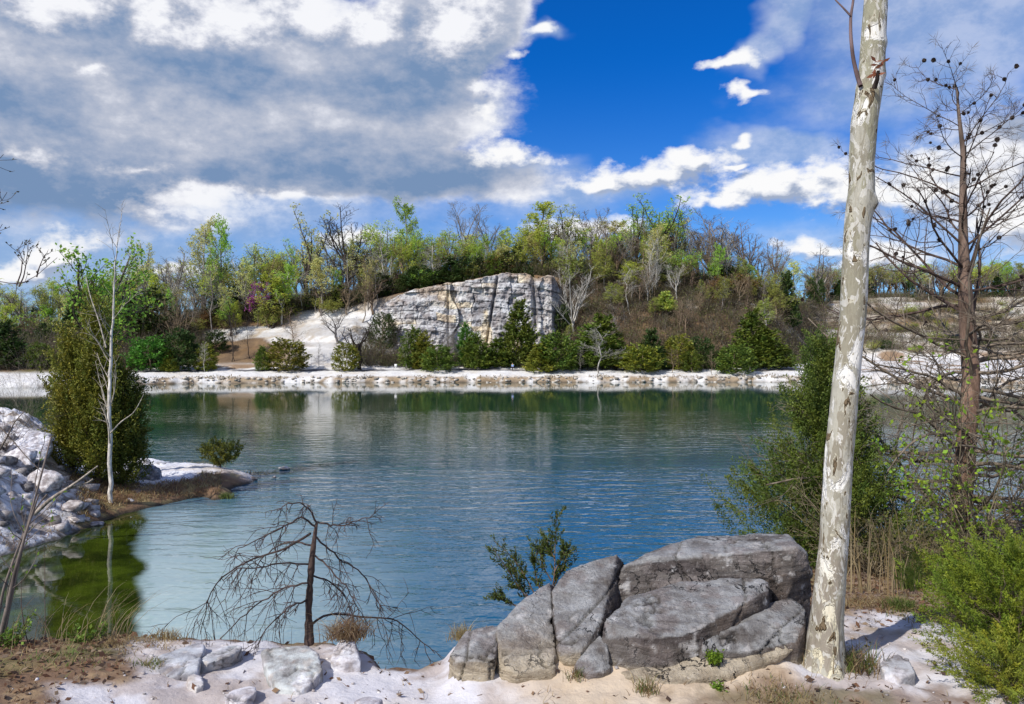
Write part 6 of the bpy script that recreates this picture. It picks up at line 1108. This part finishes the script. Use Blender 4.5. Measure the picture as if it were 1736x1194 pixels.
# ------------------------------------------------------------------ walker and sign on the far bank
def skin(name, verts, edges, radii, mat, parent, levels=2):
    me = bpy.data.meshes.new(name); me.from_pydata([Vector(v) for v in verts], edges, []); o = bpy.data.objects.new('tmp', me); COL.objects.link(o); m = o.modifiers.new('s', 'SKIN')
    for i, r_ in enumerate(radii): me.skin_vertices[0].data[i].radius = (r_, r_) if not isinstance(r_, tuple) else r_
    me.skin_vertices[0].data[0].use_root = True; o.modifiers.new('u', 'SUBSURF').levels = levels; dg = bpy.context.evaluated_depsgraph_get(); dg.update(); r2 = bpy.data.meshes.new_from_object(o.evaluated_get(dg)); bpy.data.objects.remove(o)
    r2.materials.clear(); r2.materials.append(mat); r2.polygons.foreach_set('use_smooth', np.ones(len(r2.polygons), bool)); r2.name = name; return link(name, r2, parent)
def person():
    Yp = 163.2; X = (869 - CX) / F * Yp; b = (X, Yp, tz(X, Yp)); root = thing('person', 'walker in a light blue top and dark trousers on the far bank path', 'person', b); root.rotation_euler = (0, 0, R(-35))
    sk = plain_mat('skin', (.45, .28, .2)); bl = plain_mat('blue_cloth', (.25, .40, .75)); dk = plain_mat('dark_cloth', (.02, .025, .05)); hr = plain_mat('hair', (.06, .04, .03))
    V_ = [(0, 0, .95), (0, 0, 1.12), (0, 0, 1.38), (0, -.01, 1.50), (0, -.02, 1.60), (0, -.02, 1.72), (.19, 0, 1.42), (.25, .03, 1.16), (.24, -.12, .95), (-.19, 0, 1.42), (-.26, .0, 1.16), (-.22, -.16, 1.0), (.09, 0, .9), (.1, -.12, .5), (.1, -.10, .09), (.1, -.24, .04), (-.09, 0, .9), (-.1, .10, .5), (-.1, .30, .12), (-.1, .20, .04), (.24, -.18, .88), (-.2, -.22, .95)]
    E = [(0, 1), (1, 2), (2, 3), (3, 4), (4, 5), (2, 6), (6, 7), (7, 8), (8, 20), (2, 9), (9, 10), (10, 11), (11, 21), (0, 12), (12, 13), (13, 14), (14, 15), (0, 16), (16, 17), (17, 18), (18, 19)]
    Rr = [(.14, .1), (.13, .09), (.15, .1), .055, .095, .085, .055, .042, .032, .055, .042, .032, .085, .06, .04, .035, .085, .06, .04, .035, .03, .03]
    skin('body', V_, E, Rr, sk, root)
    g = lambda r_: tuple(x * 1.18 for x in r_) if isinstance(r_, tuple) else r_ * 1.25
    ix = [0, 1, 2, 6, 7, 8, 9, 10, 11]; mp = {v: i for i, v in enumerate(ix)}; skin('top', [V_[i] for i in ix], [(mp[a], mp[c]) for a, c in E if a in mp and c in mp], [g(Rr[i]) for i in ix], bl, root)
    ix = [0, 12, 13, 14, 16, 17, 18]; mp = {v: i for i, v in enumerate(ix)}; skin('trousers', [V_[i] for i in ix], [(mp[a], mp[c]) for a, c in E if a in mp and c in mp], [g(Rr[i]) for i in ix], dk, root)
    skin('hair', [(0, .03, 1.60), (0, .01, 1.70), (0, -.03, 1.76)], [(0, 1), (1, 2)], [.09, .10, .07], hr, root)
person()
def post(name, label, px, Y, h, w, ph, c, cat):
    X = (px - CX) / F * Y; b = (X, Y, tz(X, Y) - .1); root = thing(name, label, cat, b); pm = plain_mat(name + '_paint', c); mb = MB()
    def box(x0, x1, y0, y1, z0, z1): mb.put([(x, y, z) for z in (z0, z1) for x, y in ((x0, y0), (x1, y0), (x1, y1), (x0, y1))], quads=[(0, 3, 2, 1), (4, 5, 6, 7), (0, 1, 5, 4), (1, 2, 6, 5), (2, 3, 7, 6), (3, 0, 4, 7)])
    box(-.05, .05, -.05, .05, 0, h); o = link('post', mb.mesh('post', pm), root); o.color = tuple(c) + (1,)
    if ph: mb = MB(); box(-w / 2, w / 2, -.075, -.052, h - ph, h); link('panel', mb.mesh('panel', pm), root)
post('small_sign', 'small white sign on a post by the bank path below the cliff', 671, 164.5, 1.5, .55, .6, (.8, .8, .78), 'sign')
